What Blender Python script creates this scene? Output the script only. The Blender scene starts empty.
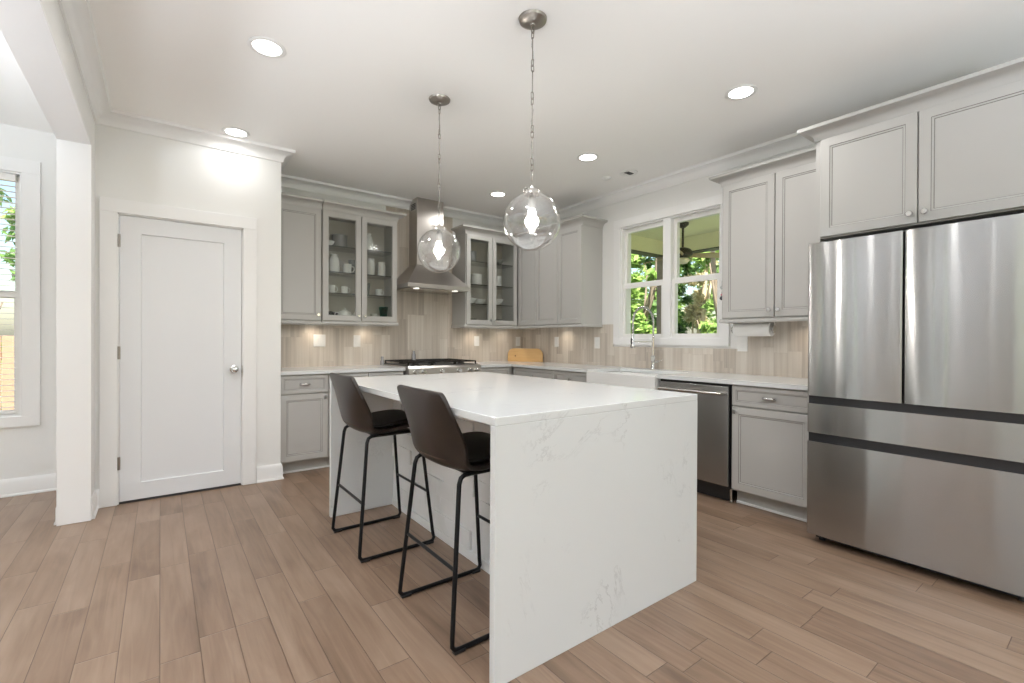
import bpy, bmesh, math, random
from mathutils import Vector, Matrix
R = math.radians
PI = math.pi
sc = bpy.context.scene
COL = sc.collection

# ------------------------------------------------------------------ camera, world, sun, exposure
yaw, pitch, roll = R(36.8545), R(-0.2361), R(0.2535)
r_ = Vector((math.cos(yaw), -math.sin(yaw), 0)); h_ = Vector((math.sin(yaw), math.cos(yaw), 0)); z_ = Vector((0, 0, 1))
F_ = h_*math.cos(pitch) + z_*math.sin(pitch); U_ = -h_*math.sin(pitch) + z_*math.cos(pitch)
Rr = r_*math.cos(roll) + U_*math.sin(roll); Ur = U_*math.cos(roll) - r_*math.sin(roll)
cam = bpy.data.cameras.new('camera'); co = bpy.data.objects.new('camera', cam); COL.objects.link(co)
cam.sensor_width = 36; cam.lens = 469.24/1024*36; cam.clip_start = .05; cam.clip_end = 200
m = Matrix((Rr, Ur, -F_)).transposed().to_4x4(); m.translation = Vector((0, 0, 1.1758))
co.matrix_world = m
sc.camera = co

EXPOSURE = 0.07
sc.view_settings.view_transform = 'Standard'; sc.view_settings.look = 'None'
sc.view_settings.gamma = 1; sc.view_settings.use_curve_mapping = False; sc.view_settings.exposure = EXPOSURE
sc.cycles.max_bounces = 14; sc.cycles.diffuse_bounces = 8; sc.cycles.glossy_bounces = 6
sc.cycles.transmission_bounces = 8; sc.cycles.transparent_max_bounces = 24
sc.cycles.sample_clamp_indirect = 6; sc.cycles.caustics_refractive = False; sc.cycles.caustics_reflective = False
sc.cycles.use_denoising = True

SKY = .29; SUN = 12.0; CAN = 6.5; CAN_FILL = 3.0; UP_FILL = (240, 390, 255); PEND = 9.5
w = bpy.data.worlds.new('world'); sc.world = w; w.use_nodes = True
nt = w.node_tree; nt.nodes.clear()
sky = nt.nodes.new('ShaderNodeTexSky'); sky.sky_type = 'NISHITA'; sky.sun_disc = False
sky.sun_elevation = R(48); sky.sun_rotation = R(200); sky.air_density = 1.2; sky.dust_density = 2.0
bg = nt.nodes.new('ShaderNodeBackground'); bg.inputs['Strength'].default_value = SKY
wo = nt.nodes.new('ShaderNodeOutputWorld')
nt.links.new(sky.outputs[0], bg.inputs[0]); nt.links.new(bg.outputs[0], wo.inputs[0])
sl = bpy.data.lights.new('sun', 'SUN'); sl.energy = SUN; sl.angle = R(1.0); sl.color = (1, .95, .86)
so = bpy.data.objects.new('sun', sl); COL.objects.link(so)
so.rotation_euler = Vector((0.35, 0.75, -0.95)).to_track_quat('-Z', 'Y').to_euler()
so.location = (0, -12, 14)

# ------------------------------------------------------------------ materials
MATS = {}
def srgb(r, g, b):
    f = lambda c: (c/255/12.92) if c/255 <= .04045 else ((c/255+.055)/1.055)**2.4
    return (f(r), f(g), f(b), 1)
def newmat(name):
    mt = bpy.data.materials.new(name); mt.use_nodes = True
    b = mt.node_tree.nodes['Principled BSDF']; MATS[name] = mt
    return mt, mt.node_tree, b
def N(t, kind, **kw):
    n = t.nodes.new(kind)
    for k, v in kw.items(): setattr(n, k, v)
    return n
def pmat(name, col, rough=.5, metal=0, bump=0, bscale=60, var=0, vscale=4, spec=.5, coat=0, emit=None, estr=0, aniso=0):
    mt, t, b = newmat(name)
    col = tuple(col) if len(col) == 4 else (*col, 1)
    b.inputs['Base Color'].default_value = col; b.inputs['Roughness'].default_value = rough
    b.inputs['Metallic'].default_value = metal; b.inputs['Specular IOR Level'].default_value = spec
    b.inputs['Coat Weight'].default_value = coat
    tc = N(t, 'ShaderNodeTexCoord')
    if var:
        n = N(t, 'ShaderNodeTexNoise'); n.inputs['Scale'].default_value = vscale; n.inputs['Detail'].default_value = 4
        t.links.new(tc.outputs['Object'], n.inputs['Vector'])
        mx = N(t, 'ShaderNodeMix', data_type='RGBA')
        mx.inputs[6].default_value = tuple(c*(1-var) for c in col[:3])+(1,)
        mx.inputs[7].default_value = tuple(min(1, c*(1+var)) for c in col[:3])+(1,)
        t.links.new(n.outputs['Fac'], mx.inputs[0]); t.links.new(mx.outputs[2], b.inputs['Base Color'])
    if bump:
        n = N(t, 'ShaderNodeTexNoise'); n.inputs['Scale'].default_value = bscale; n.inputs['Detail'].default_value = 3
        t.links.new(tc.outputs['Object'], n.inputs['Vector'])
        bp = N(t, 'ShaderNodeBump'); bp.inputs['Strength'].default_value = bump; bp.inputs['Distance'].default_value = .002
        t.links.new(n.outputs['Fac'], bp.inputs['Height']); t.links.new(bp.outputs[0], b.inputs['Normal'])
    if emit:
        b.inputs['Emission Color'].default_value = (*emit, 1); b.inputs['Emission Strength'].default_value = estr
    return mt
WALL = pmat('wall_paint', (.80, .80, .79), .6, var=.012, vscale=2, bump=.05, bscale=300)
CEIL = pmat('ceiling_paint', (.90, .895, .88), .75, var=.012, vscale=1.5, bump=.05, bscale=300)
TRIM = pmat('trim_paint', (.83, .83, .83), .35, var=.01, bump=.02, bscale=120)
DOORP = pmat('door_paint', (.755, .765, .785), .38, var=.01, bump=.02, bscale=120)
CAB = pmat('cabinet_paint', (.47, .462, .445), .42, var=.02, vscale=3, bump=.03, bscale=150)
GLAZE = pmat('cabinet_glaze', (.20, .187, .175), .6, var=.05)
CABIN = pmat('cabinet_interior', (.56, .52, .46), .5, var=.02)
DARK = pmat('dark_gap', (.02, .02, .02), .7, var=.05)
BLACKM = pmat('black_metal', (.012, .012, .014), .38, metal=.6, var=.05)
BLACKP = pmat('black_plastic', (.018, .018, .02), .35, var=.05)
IRON = pmat('cast_iron', (.02, .018, .017), .55, metal=.5, bump=.2, bscale=200)
NICKEL = pmat('brushed_nickel', (.62, .60, .57), .25, metal=1, var=.03)
CHROME = pmat('chrome', (.78, .78, .78), .08, metal=1, var=.02)
BRONZE = pmat('antique_nickel', (.36, .33, .30), .32, metal=1, var=.06)
CERAM = pmat('white_ceramic', (.82, .82, .81), .12, var=.01)
CERAMG = pmat('grey_ceramic', (.30, .30, .31), .25, var=.03)
CERAMD = pmat('dark_ceramic', (.06, .06, .075), .25, var=.03)
PLAST = pmat('white_plastic', (.80, .795, .78), .35, var=.01)
PAPER = pmat('paper_towel', (.86, .855, .84), .85, bump=.3, bscale=120)
PORCHC = pmat('porch_boards', (.84, .80, .60), .6, var=.04)
PORCHG = pmat('porch_beam', srgb(140, 150, 120), .6, var=.06)
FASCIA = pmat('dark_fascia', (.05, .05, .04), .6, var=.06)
POSTW = pmat('post_wood', (.32, .25, .19), .7, var=.25, vscale=12)
FENCEW = pmat('fence_wood', (.42, .27, .18), .8, var=.25, vscale=6)
BARK = pmat('bark', (.24, .19, .14), .9, var=.4, vscale=10, bump=.6, bscale=30)
BARKP = pmat('pale_bark', (.55, .45, .30), .9, var=.4, vscale=8, bump=.5, bscale=30)
GRASS = pmat('lawn', (.25, .29, .15), .95, var=.5, vscale=3, bump=.6, bscale=40)
DECK = pmat('porch_floor', (.68, .66, .60), .8, var=.1)
WHITEM = pmat('soft_white_metal', (.8, .8, .79), .3, var=.01)
LENS = pmat('light_lens', (1, 1, 1), .4, emit=(1, .97, .92), estr=9)
BULB = pmat('bulb_glow', (1, 1, 1), .3, emit=(1, .95, .88), estr=22)
HLENS = pmat('hood_lens', (1, 1, 1), .4, emit=(1, .95, .88), estr=1.6)
FROST = pmat('fan_light_glass', (.85, .75, .6), .35, var=.03)
BRISK = pmat('leather_seam', (.10, .065, .045), .6, var=.1)

def leafmat(name, c1, c2):
    mt, t, b = newmat(name)
    oi = N(t, 'ShaderNodeNewGeometry'); cr = N(t, 'ShaderNodeValToRGB')
    cr.color_ramp.elements[0].color = (*c1, 1); cr.color_ramp.elements[1].color = (*c2, 1)
    t.links.new(oi.outputs['Random Per Island'], cr.inputs[0]); t.links.new(cr.outputs[0], b.inputs['Base Color'])
    b.inputs['Roughness'].default_value = .55
    tr = N(t, 'ShaderNodeBsdfTranslucent'); t.links.new(cr.outputs[0], tr.inputs[0])
    mx = N(t, 'ShaderNodeMixShader'); mx.inputs[0].default_value = .45
    out = t.nodes['Material Output']
    t.links.new(b.outputs[0], mx.inputs[1]); t.links.new(tr.outputs[0], mx.inputs[2]); t.links.new(mx.outputs[0], out.inputs[0])
    return mt
LEAF = [leafmat('leaf_bright', (.22, .38, .07), (.56, .74, .24)), leafmat('leaf_mid', (.16, .30, .06), (.48, .64, .22)),
        leafmat('leaf_deep', (.06, .16, .04), (.28, .46, .14)), leafmat('leaf_pale', (.60, .54, .34), (.92, .84, .60))]

# glass as a thin pane: clear transmission plus a Fresnel reflection
def glassmat(name, tint=(1, 1, 1), boost=.8, rough=.02, base=0.04, power=4.0):
    mt, t, b = newmat(name); t.nodes.remove(b)
    tr = N(t, 'ShaderNodeBsdfTransparent'); tr.inputs[0].default_value = (*tint, 1)
    gl = N(t, 'ShaderNodeBsdfGlossy'); gl.inputs['Roughness'].default_value = rough
    lw = N(t, 'ShaderNodeLayerWeight'); fr = N(t, 'ShaderNodeMath', operation='POWER'); t.links.new(lw.outputs['Facing'], fr.inputs[0]); fr.inputs[1].default_value = power
    mu = N(t, 'ShaderNodeMath', operation='MULTIPLY_ADD'); mu.inputs[1].default_value = boost; mu.inputs[2].default_value = base; mu.use_clamp = True
    t.links.new(fr.outputs[0], mu.inputs[0])
    mx = N(t, 'ShaderNodeMixShader'); t.links.new(mu.outputs[0], mx.inputs[0])
    t.links.new(tr.outputs[0], mx.inputs[1]); t.links.new(gl.outputs[0], mx.inputs[2])
    t.links.new(mx.outputs[0], t.nodes['Material Output'].inputs[0])
    return mt
PANE = glassmat('window_glass', (.98, .99, .985), .5, base=.02)
CABG = glassmat('cabinet_glass', (.93, .94, .93), 1.0, .08, .03)
GLOBE = glassmat('globe_glass', (.97, .97, .97), 1.1, .10, .14, 2.0)
GREENG = glassmat('green_glass', (.20, .60, .50), 1.0, .05, .05)
CLEARG = glassmat('clear_glassware', (.85, .87, .87), 1.3, .03, .06)

def ruled(t, uaxis, vaxis, wid, lng, seed=0, coord='Object'):
    """rows `wid` wide stacked along vaxis, boards `lng` long along uaxis, random stagger; returns (rand, edge_row, edge_end, vec)"""
    tc = N(t, 'ShaderNodeTexCoord'); sp = N(t, 'ShaderNodeSeparateXYZ'); t.links.new(tc.outputs[coord], sp.inputs[0])
    def M(op, a, b=None, c=None):
        n = N(t, 'ShaderNodeMath', operation=op)
        for i, q in enumerate((a, b, c)):
            if q is None: continue
            if isinstance(q, (int, float)): n.inputs[i].default_value = q
            else: t.links.new(q, n.inputs[i])
        return n.outputs[0]
    u = sp.outputs[uaxis]; v = sp.outputs[vaxis]
    rv = M('DIVIDE', v, wid); row = M('FLOOR', rv); fv = M('FRACT', rv)
    wn = N(t, 'ShaderNodeTexWhiteNoise', noise_dimensions='1D'); t.links.new(M('ADD', row, seed+.5), wn.inputs['W'])
    uu = M('ADD', M('DIVIDE', u, lng), M('MULTIPLY', wn.outputs['Value'], 7.0)); idx = M('FLOOR', uu); fu = M('FRACT', uu)
    cb = N(t, 'ShaderNodeCombineXYZ'); t.links.new(row, cb.inputs[0]); t.links.new(idx, cb.inputs[1])
    w2 = N(t, 'ShaderNodeTexWhiteNoise', noise_dimensions='2D'); t.links.new(cb.outputs[0], w2.inputs['Vector'])
    ev = M('MULTIPLY', M('MINIMUM', fv, M('SUBTRACT', 1.0, fv)), wid)
    eu = M('MULTIPLY', M('MINIMUM', fu, M('SUBTRACT', 1.0, fu)), lng)
    return w2.outputs['Value'], ev, eu, tc.outputs[coord], M, w2.outputs['Color']

# wood floor: boards run along Y
def floor_mat():
    mt, t, b = newmat('wood_floor')
    rnd, ev, eu, vec, M, rc = ruled(t, 1, 0, .1235, .88, 3)
    mp = N(t, 'ShaderNodeMapping'); mp.inputs['Scale'].default_value = (26, 1.6, 1)
    off = N(t, 'ShaderNodeVectorMath', operation='MULTIPLY_ADD'); t.links.new(rc, off.inputs[0])
    off.inputs[1].default_value = (9, 9, 9); t.links.new(vec, off.inputs[2]); t.links.new(off.outputs[0], mp.inputs[0])
    g = N(t, 'ShaderNodeTexNoise'); g.inputs['Scale'].default_value = 1.0; g.inputs['Detail'].default_value = 6; g.inputs['Distortion'].default_value = 1.2
    t.links.new(mp.outputs[0], g.inputs['Vector'])
    mp2 = N(t, 'ShaderNodeMapping'); mp2.inputs['Scale'].default_value = (5, 1.3, 1); t.links.new(off.outputs[0], mp2.inputs[0])
    g2 = N(t, 'ShaderNodeTexNoise'); g2.inputs['Scale'].default_value = 1.3; g2.inputs['Detail'].default_value = 4; g2.inputs['Distortion'].default_value = .8
    t.links.new(mp2.outputs[0], g2.inputs['Vector'])
    f = M('ADD', M('MULTIPLY', rnd, .22), M('ADD', M('MULTIPLY', g.outputs['Fac'], .62), M('MULTIPLY', g2.outputs['Fac'], .62)))
    cr = N(t, 'ShaderNodeValToRGB'); e = cr.color_ramp.elements
    e[0].position = .44; e[0].color = srgb(102, 80, 63); e[1].position = 1.0; e[1].color = srgb(154, 131, 112)
    k = cr.color_ramp.elements.new(.70); k.color = srgb(132, 108, 89)
    t.links.new(f, cr.inputs[0])
    seam = M('MINIMUM', M('SMOOTH_MIN', ev, M('MULTIPLY', eu, 1.0), .0005), .004)
    gap = M('LESS_THAN', M('MINIMUM', ev, eu), .0011)
    mx = N(t, 'ShaderNodeMix', data_type='RGBA'); t.links.new(M('MULTIPLY', gap, .9), mx.inputs[0])
    t.links.new(cr.outputs[0], mx.inputs[6]); mx.inputs[7].default_value = srgb(72, 52, 38)
    t.links.new(mx.outputs[2], b.inputs['Base Color'])
    b.inputs['Specular IOR Level'].default_value = .5
    t.links.new(M('ADD', .27, M('MULTIPLY', g.outputs['Fac'], .16)), b.inputs['Roughness'])
    bp = N(t, 'ShaderNodeBump'); bp.inputs['Strength'].default_value = .7; bp.inputs['Distance'].default_value = 1.0
    h = M('ADD', M('MULTIPLY', seam, .35), M('MULTIPLY', g.outputs['Fac'], .0006))
    t.links.new(h, bp.inputs['Height']); t.links.new(bp.outputs[0], b.inputs['Normal'])
    return mt
FLOOR = floor_mat()

def tile_mat(name, haxis):
    mt, t, b = newmat(name)
    rnd, ev, eu, vec, M, rc = ruled(t, 2, haxis, .102, .405, 11)
    off = N(t, 'ShaderNodeVectorMath', operation='MULTIPLY_ADD'); t.links.new(rc, off.inputs[0])
    off.inputs[1].default_value = (7, 7, 7); t.links.new(vec, off.inputs[2])
    mp = N(t, 'ShaderNodeMapping'); s = [1, 1, 1.2]; s[haxis] = 34; mp.inputs['Scale'].default_value = s
    t.links.new(off.outputs[0], mp.inputs[0])
    g = N(t, 'ShaderNodeTexNoise'); g.inputs['Scale'].default_value = 1; g.inputs['Detail'].default_value = 5; g.inputs['Distortion'].default_value = .3
    t.links.new(mp.outputs[0], g.inputs['Vector'])
    f = M('ADD', M('ADD', M('MULTIPLY', rnd, .36), .07), M('MULTIPLY', g.outputs['Fac'], .8))
    cr = N(t, 'ShaderNodeValToRGB'); e = cr.color_ramp.elements
    e[0].position = .25; e[0].color = srgb(158, 148, 137); e[1].position = 1.05; e[1].color = srgb(216, 209, 199)
    k = cr.color_ramp.elements.new(.62); k.color = srgb(197, 187, 175)
    t.links.new(f, cr.inputs[0])
    gap = M('LESS_THAN', M('MINIMUM', ev, eu), .0009)
    mx = N(t, 'ShaderNodeMix', data_type='RGBA'); t.links.new(M('MULTIPLY', gap, .6), mx.inputs[0])
    t.links.new(cr.outputs[0], mx.inputs[6]); mx.inputs[7].default_value = srgb(165, 156, 146)
    t.links.new(mx.outputs[2], b.inputs['Base Color']); b.inputs['Roughness'].default_value = .33
    return mt
TILEX = tile_mat('vein_cut_tile_x', 0); TILEY = tile_mat('vein_cut_tile_y', 1)

def quartz_mat():
    mt, t, b = newmat('white_quartz')
    tc = N(t, 'ShaderNodeTexCoord')
    n1 = N(t, 'ShaderNodeTexNoise'); n1.inputs['Scale'].default_value = 2.0; n1.inputs['Detail'].default_value = 10; n1.inputs['Roughness'].default_value = .70; n1.inputs['Distortion'].default_value = .6
    t.links.new(tc.outputs['Object'], n1.inputs['Vector'])
    def M(op, a, b=None, c=None):
        n = N(t, 'ShaderNodeMath', operation=op); n.use_clamp = op in ('MULTIPLY_ADD',)
        for i, q in enumerate((a, b, c)):
            if q is None: continue
            if isinstance(q, (int, float)): n.inputs[i].default_value = q
            else: t.links.new(q, n.inputs[i])
        return n.outputs[0]
    d = M('ABSOLUTE', M('SUBTRACT', n1.outputs['Fac'], .5))
    vein = M('MULTIPLY_ADD', d, -95.0, 1.0)
    n2 = N(t, 'ShaderNodeTexNoise'); n2.inputs['Scale'].default_value = 3.1; n2.inputs['Detail'].default_value = 3
    t.links.new(tc.outputs['Object'], n2.inputs['Vector'])
    mask = M('MULTIPLY_ADD', n2.outputs['Fac'], 7.0, -3.6)
    v = M('MULTIPLY', M('MULTIPLY', vein, mask), .5)
    mx = N(t, 'ShaderNodeMix', data_type='RGBA'); t.links.new(v, mx.inputs[0])
    mx.inputs[6].default_value = (.715, .735, .745, 1); mx.inputs[7].default_value = (.40, .41, .42, 1)
    t.links.new(mx.outputs[2], b.inputs['Base Color']); b.inputs['Roughness'].default_value = .13
    return mt
QUARTZ = quartz_mat()

def steel_mat(name, col=(.45, .45, .445), rough=.19, aniso=1.0, warp=.18, rot=.25):
    mt, t, b = newmat(name)
    b.inputs['Base Color'].default_value = (*col, 1); b.inputs['Metallic'].default_value = 1; b.inputs['Roughness'].default_value = rough
    b.inputs['Anisotropic'].default_value = aniso; b.inputs['Anisotropic Rotation'].default_value = rot
    tg = N(t, 'ShaderNodeTangent', direction_type='RADIAL', axis='Z'); t.links.new(tg.outputs[0], b.inputs['Tangent'])
    tc = N(t, 'ShaderNodeTexCoord')
    mp = N(t, 'ShaderNodeMapping'); mp.inputs['Scale'].default_value = (3.2, 3.2, .9); t.links.new(tc.outputs['Object'], mp.inputs[0])
    n = N(t, 'ShaderNodeTexNoise'); n.inputs['Scale'].default_value = 1; n.inputs['Detail'].default_value = 1; t.links.new(mp.outputs[0], n.inputs['Vector'])
    bp = N(t, 'ShaderNodeBump'); bp.inputs['Strength'].default_value = warp; bp.inputs['Distance'].default_value = .03
    t.links.new(n.outputs['Fac'], bp.inputs['Height']); t.links.new(bp.outputs[0], b.inputs['Normal'])
    return mt
STEEL = steel_mat('stainless_steel')
STEELH = steel_mat('stainless_hood', (.50, .47, .44), .3, .5, .05, 0.0)

def leather_mat():
    mt, t, b = newmat('brown_leather')
    tc = N(t, 'ShaderNodeTexCoord')
    n = N(t, 'ShaderNodeTexNoise'); n.inputs['Scale'].default_value = 7; n.inputs['Detail'].default_value = 5; t.links.new(tc.outputs['Object'], n.inputs['Vector'])
    cr = N(t, 'ShaderNodeValToRGB'); cr.color_ramp.elements[0].position = .3; cr.color_ramp.elements[1].position = .75
    cr.color_ramp.elements[0].color = (.013, .008, .006, 1); cr.color_ramp.elements[1].color = (.029, .019, .014, 1)
    t.links.new(n.outputs['Fac'], cr.inputs[0]); t.links.new(cr.outputs[0], b.inputs['Base Color']); b.inputs['Roughness'].default_value = .36
    v = N(t, 'ShaderNodeTexVoronoi'); v.inputs['Scale'].default_value = 260; t.links.new(tc.outputs['Object'], v.inputs['Vector'])
    bp = N(t, 'ShaderNodeBump'); bp.inputs['Strength'].default_value = .12; bp.inputs['Distance'].default_value = .001
    t.links.new(v.outputs['Distance'], bp.inputs['Height']); t.links.new(bp.outputs[0], b.inputs['Normal'])
    return mt
LEATHER = leather_mat()
CUSHION = pmat('black_seat_leather', (.008, .0075, .007), .5, bump=.15, bscale=250)

def board_mat():
    mt, t, b = newmat('maple_board')
    tc = N(t, 'ShaderNodeTexCoord'); mp = N(t, 'ShaderNodeMapping'); mp.inputs['Scale'].default_value = (2, 2, 22); t.links.new(tc.outputs['Object'], mp.inputs[0])
    n = N(t, 'ShaderNodeTexNoise'); n.inputs['Scale'].default_value = 1.5; n.inputs['Detail'].default_value = 5; t.links.new(mp.outputs[0], n.inputs['Vector'])
    cr = N(t, 'ShaderNodeValToRGB'); cr.color_ramp.elements[0].color = srgb(196, 150, 92); cr.color_ramp.elements[1].color = srgb(226, 190, 134)
    t.links.new(n.outputs['Fac'], cr.inputs[0]); t.links.new(cr.outputs[0], b.inputs['Base Color']); b.inputs['Roughness'].default_value = .5
    return mt
MAPLE = board_mat()

# ------------------------------------------------------------------ mesh helpers
class MB:
    def __init__(s): s.bm = bmesh.new(); s.mi = 0
    def _m(s, faces):
        for f in faces: f.material_index = s.mi
    def box(s, x0, x1, y0, y1, z0, z1, bev=0, seg=2):
        if x0 > x1: x0, x1 = x1, x0
        if y0 > y1: y0, y1 = y1, y0
        if z0 > z1: z0, z1 = z1, z0
        vs = [s.bm.verts.new(p) for p in ((x0,y0,z0),(x1,y0,z0),(x1,y1,z0),(x0,y1,z0),(x0,y0,z1),(x1,y0,z1),(x1,y1,z1),(x0,y1,z1))]
        fs = [s.bm.faces.new([vs[i] for i in q]) for q in ((0,3,2,1),(4,5,6,7),(0,1,5,4),(1,2,6,5),(2,3,7,6),(3,0,4,7))]
        s._m(fs)
        if bev:
            es = list({e for f in fs for e in f.edges})
            r = bmesh.ops.bevel(s.bm, geom=es, offset=bev, segments=seg, affect='EDGES', profile=.5)
            s._m(r['faces'])
        return s
    def quadgrid(s, P, closeu=False, closev=False):
        n = len(P); mm = len(P[0]); V = [[s.bm.verts.new(p) for p in row] for row in P]; fs = []
        for i in range(n if closeu else n-1):
            for j in range(mm if closev else mm-1):
                fs.append(s.bm.faces.new((V[i][j], V[(i+1) % n][j], V[(i+1) % n][(j+1) % mm], V[i][(j+1) % mm])))
        s._m(fs); return V
    def cyl(s, p, q, r, r2=None, n=16, cap=True):
        r2 = r if r2 is None else r2; p = Vector(p); q = Vector(q); d = (q-p).normalized()
        a = d.orthogonal().normalized(); b = d.cross(a); rows = []
        for c, rr in ((p, r), (q, r2)): rows.append([c+(a*math.cos(2*PI*k/n)+b*math.sin(2*PI*k/n))*rr for k in range(n)])
        V = s.quadgrid(rows, closev=True)
        if cap:
            f1 = s.bm.faces.new(V[0]); f2 = s.bm.faces.new(list(reversed(V[1]))); s._m([f1, f2])
        return s
    def tube(s, pts, r, n=10, closed=False, cap=True):
        pts = [Vector(p) for p in pts]; N_ = len(pts); rows = []; a = None
        for i, p in enumerate(pts):
            d0 = (p-pts[i-1]).normalized() if (i > 0 or closed) else None
            d1 = (pts[(i+1) % N_]-p).normalized() if (i < N_-1 or closed) else None
            d = ((d0 or d1)+(d1 or d0)).normalized()
            if a is None: a = d.orthogonal().normalized()
            a = (a-d*a.dot(d)).normalized(); b = d.cross(a)
            rr = r[i] if isinstance(r, (list, tuple)) else r
            rows.append([p+(a*math.cos(2*PI*k/n)+b*math.sin(2*PI*k/n))*rr for k in range(n)])
        V = s.quadgrid(rows, closeu=closed, closev=True)
        if cap and not closed:
            s._m([s.bm.faces.new(list(reversed(V[0]))), s.bm.faces.new(V[-1])])
        return s
    def lathe(s, prof, c=(0, 0, 0), n=32, axis='Z', loop=False, cap=True):
        c = Vector(c); rows = []
        for (r, z) in prof:
            row = []
            for k in range(n):
                a = 2*PI*k/n; x, y = r*math.cos(a), r*math.sin(a)
                v = {'Z': (x, y, z), 'X': (z, x, y), 'Y': (y, z, x)}[axis]
                row.append(c+Vector(v))
            rows.append(row)
        V = s.quadgrid(rows, closeu=loop, closev=True)
        fs = []
        for k, rr in ((0, prof[0][0]), (-1, prof[-1][0])):
            if rr > 1e-5 and cap and not loop: fs.append(s.bm.faces.new(V[k]))
        s._m(fs)
        bmesh.ops.remove_doubles(s.bm, verts=[v for row in V for v in row], dist=1e-6)
        return s
    def ext(s, poly, axis, a, b):
        """extrude a 2D polygon along an axis"""
        def P(u, v, t): return {'X': (t, u, v), 'Y': (u, t, v), 'Z': (u, v, t)}[axis]
        A = [s.bm.verts.new(P(u, v, a)) for u, v in poly]; B = [s.bm.verts.new(P(u, v, b)) for u, v in poly]
        n = len(poly); fs = [s.bm.faces.new((A[i], A[(i+1) % n], B[(i+1) % n], B[i])) for i in range(n)]
        fs += [s.bm.faces.new(list(reversed(A))), s.bm.faces.new(B)]; s._m(fs); return s
    def sweep(s, prof, path, closed=False):
        """profile [(out, z)] swept along a level path [(x, y)]; out points to the right-hand side of travel"""
        n = len(path); P = [Vector(p) for p in path]; rows = []
        for i, p in enumerate(P):
            d0 = (p-P[i-1]).normalized() if (i > 0 or closed) else None
            d1 = (P[(i+1) % n]-p).normalized() if (i < n-1 or closed) else None
            n0 = Vector((d0.y, -d0.x)) if d0 else None; n1 = Vector((d1.y, -d1.x)) if d1 else None
            if n0 is not None and n1 is not None:
                mm = (n0+n1).normalized(); mm /= max(.2, mm.dot(n0))
            else: mm = n0 if n0 is not None else n1
            rows.append([(p.x+mm.x*o, p.y+mm.y*o, z) for o, z in prof])
        V = s.quadgrid(rows, closeu=closed, closev=True)
        if not closed: s._m([s.bm.faces.new(list(reversed(V[0]))), s.bm.faces.new(V[-1])])
        return s
    def panel(s, x0, x1, z0, z1, t, rings, hole=False, y=0):
        """framed front facing -y: rings = [(inset, depth, material slot)]; t = thickness"""
        def rect(i, d): return [(x0+i, y+d, z0+i), (x1-i, y+d, z0+i), (x1-i, y+d, z1-i), (x0+i, y+d, z1-i)]
        bk = [s.bm.verts.new(p) for p in rect(0, t)]
        prev = bk; fs = []
        seq = [(0, .002, 0), (.002, 0, 0)]+list(rings)
        for (i, d, mi) in seq:
            cur = [s.bm.verts.new(p) for p in rect(i, d)]
            for k in range(4):
                f = s.bm.faces.new((prev[k], prev[(k+1) % 4], cur[(k+1) % 4], cur[k])); f.material_index = mi
            prev = cur
        if hole:
            i = seq[-1][0]; cur = [s.bm.verts.new(p) for p in rect(i, t)]
            for k in range(4): s.bm.faces.new((prev[k], prev[(k+1) % 4], cur[(k+1) % 4], cur[k]))
            for k in range(4): s.bm.faces.new((cur[k], cur[(k+1) % 4], bk[(k+1) % 4], bk[k]))
        else:
            s.bm.faces.new(prev); s.bm.faces.new(list(reversed(bk)))
        return s
    def build(s, name, mats, parent=None, smooth=False, loc=None):
        bm = s.bm
        bmesh.ops.recalc_face_normals(bm, faces=bm.faces)
        me = bpy.data.meshes.new(name); bm.to_mesh(me); bm.free()
        for mt in (mats if isinstance(mats, (list, tuple)) else [mats]): me.materials.append(mt)
        if smooth is not False:
            me.shade_smooth()
            if smooth is not True:
                try: me.set_sharp_from_angle(angle=R(smooth))
                except Exception: pass
        o = bpy.data.objects.new(name, me); COL.objects.link(o)
        if parent is not None: o.parent = parent
        if loc is not None: o.location = loc
        return o

def tag(o, label, cat=None, group=None):
    o['label'] = label
    if cat: o['category'] = cat
    if group: o['group'] = group
    return o
def thing(name, label, cat, loc=(0, 0, 0), rz=0, group=None):
    o = bpy.data.objects.new(name, None); COL.objects.link(o); o.location = loc; o.rotation_euler = (0, 0, rz)
    o.empty_display_size = .1
    return tag(o, label, cat, group)
def struct(o): o['kind'] = 'structure'; return o
def sub(o, lv=1):
    md = o.modifiers.new('smooth', 'SUBSURF'); md.levels = lv; md.render_levels = lv; return o
def arc(cx, cz, r, a0, a1, n): return [(cx+r*math.cos(R(a0+(a1-a0)*k/n)), cz+r*math.sin(R(a0+(a1-a0)*k/n))) for k in range(n+1)]

# ------------------------------------------------------------------ room shell
XR, YB, XL, YF, H = 3.91, 4.98, -4.2, -4.4, 2.74     # inner faces
T = .15
struct(MB().box(XL-T, XR+T, YF-T, 5.0+T, -.12, 0).build('floor', FLOOR))
struct(MB().box(XL-T, XR+T, YF-T, 5.0+T, H, H+.12).build('ceiling', CEIL))

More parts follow.
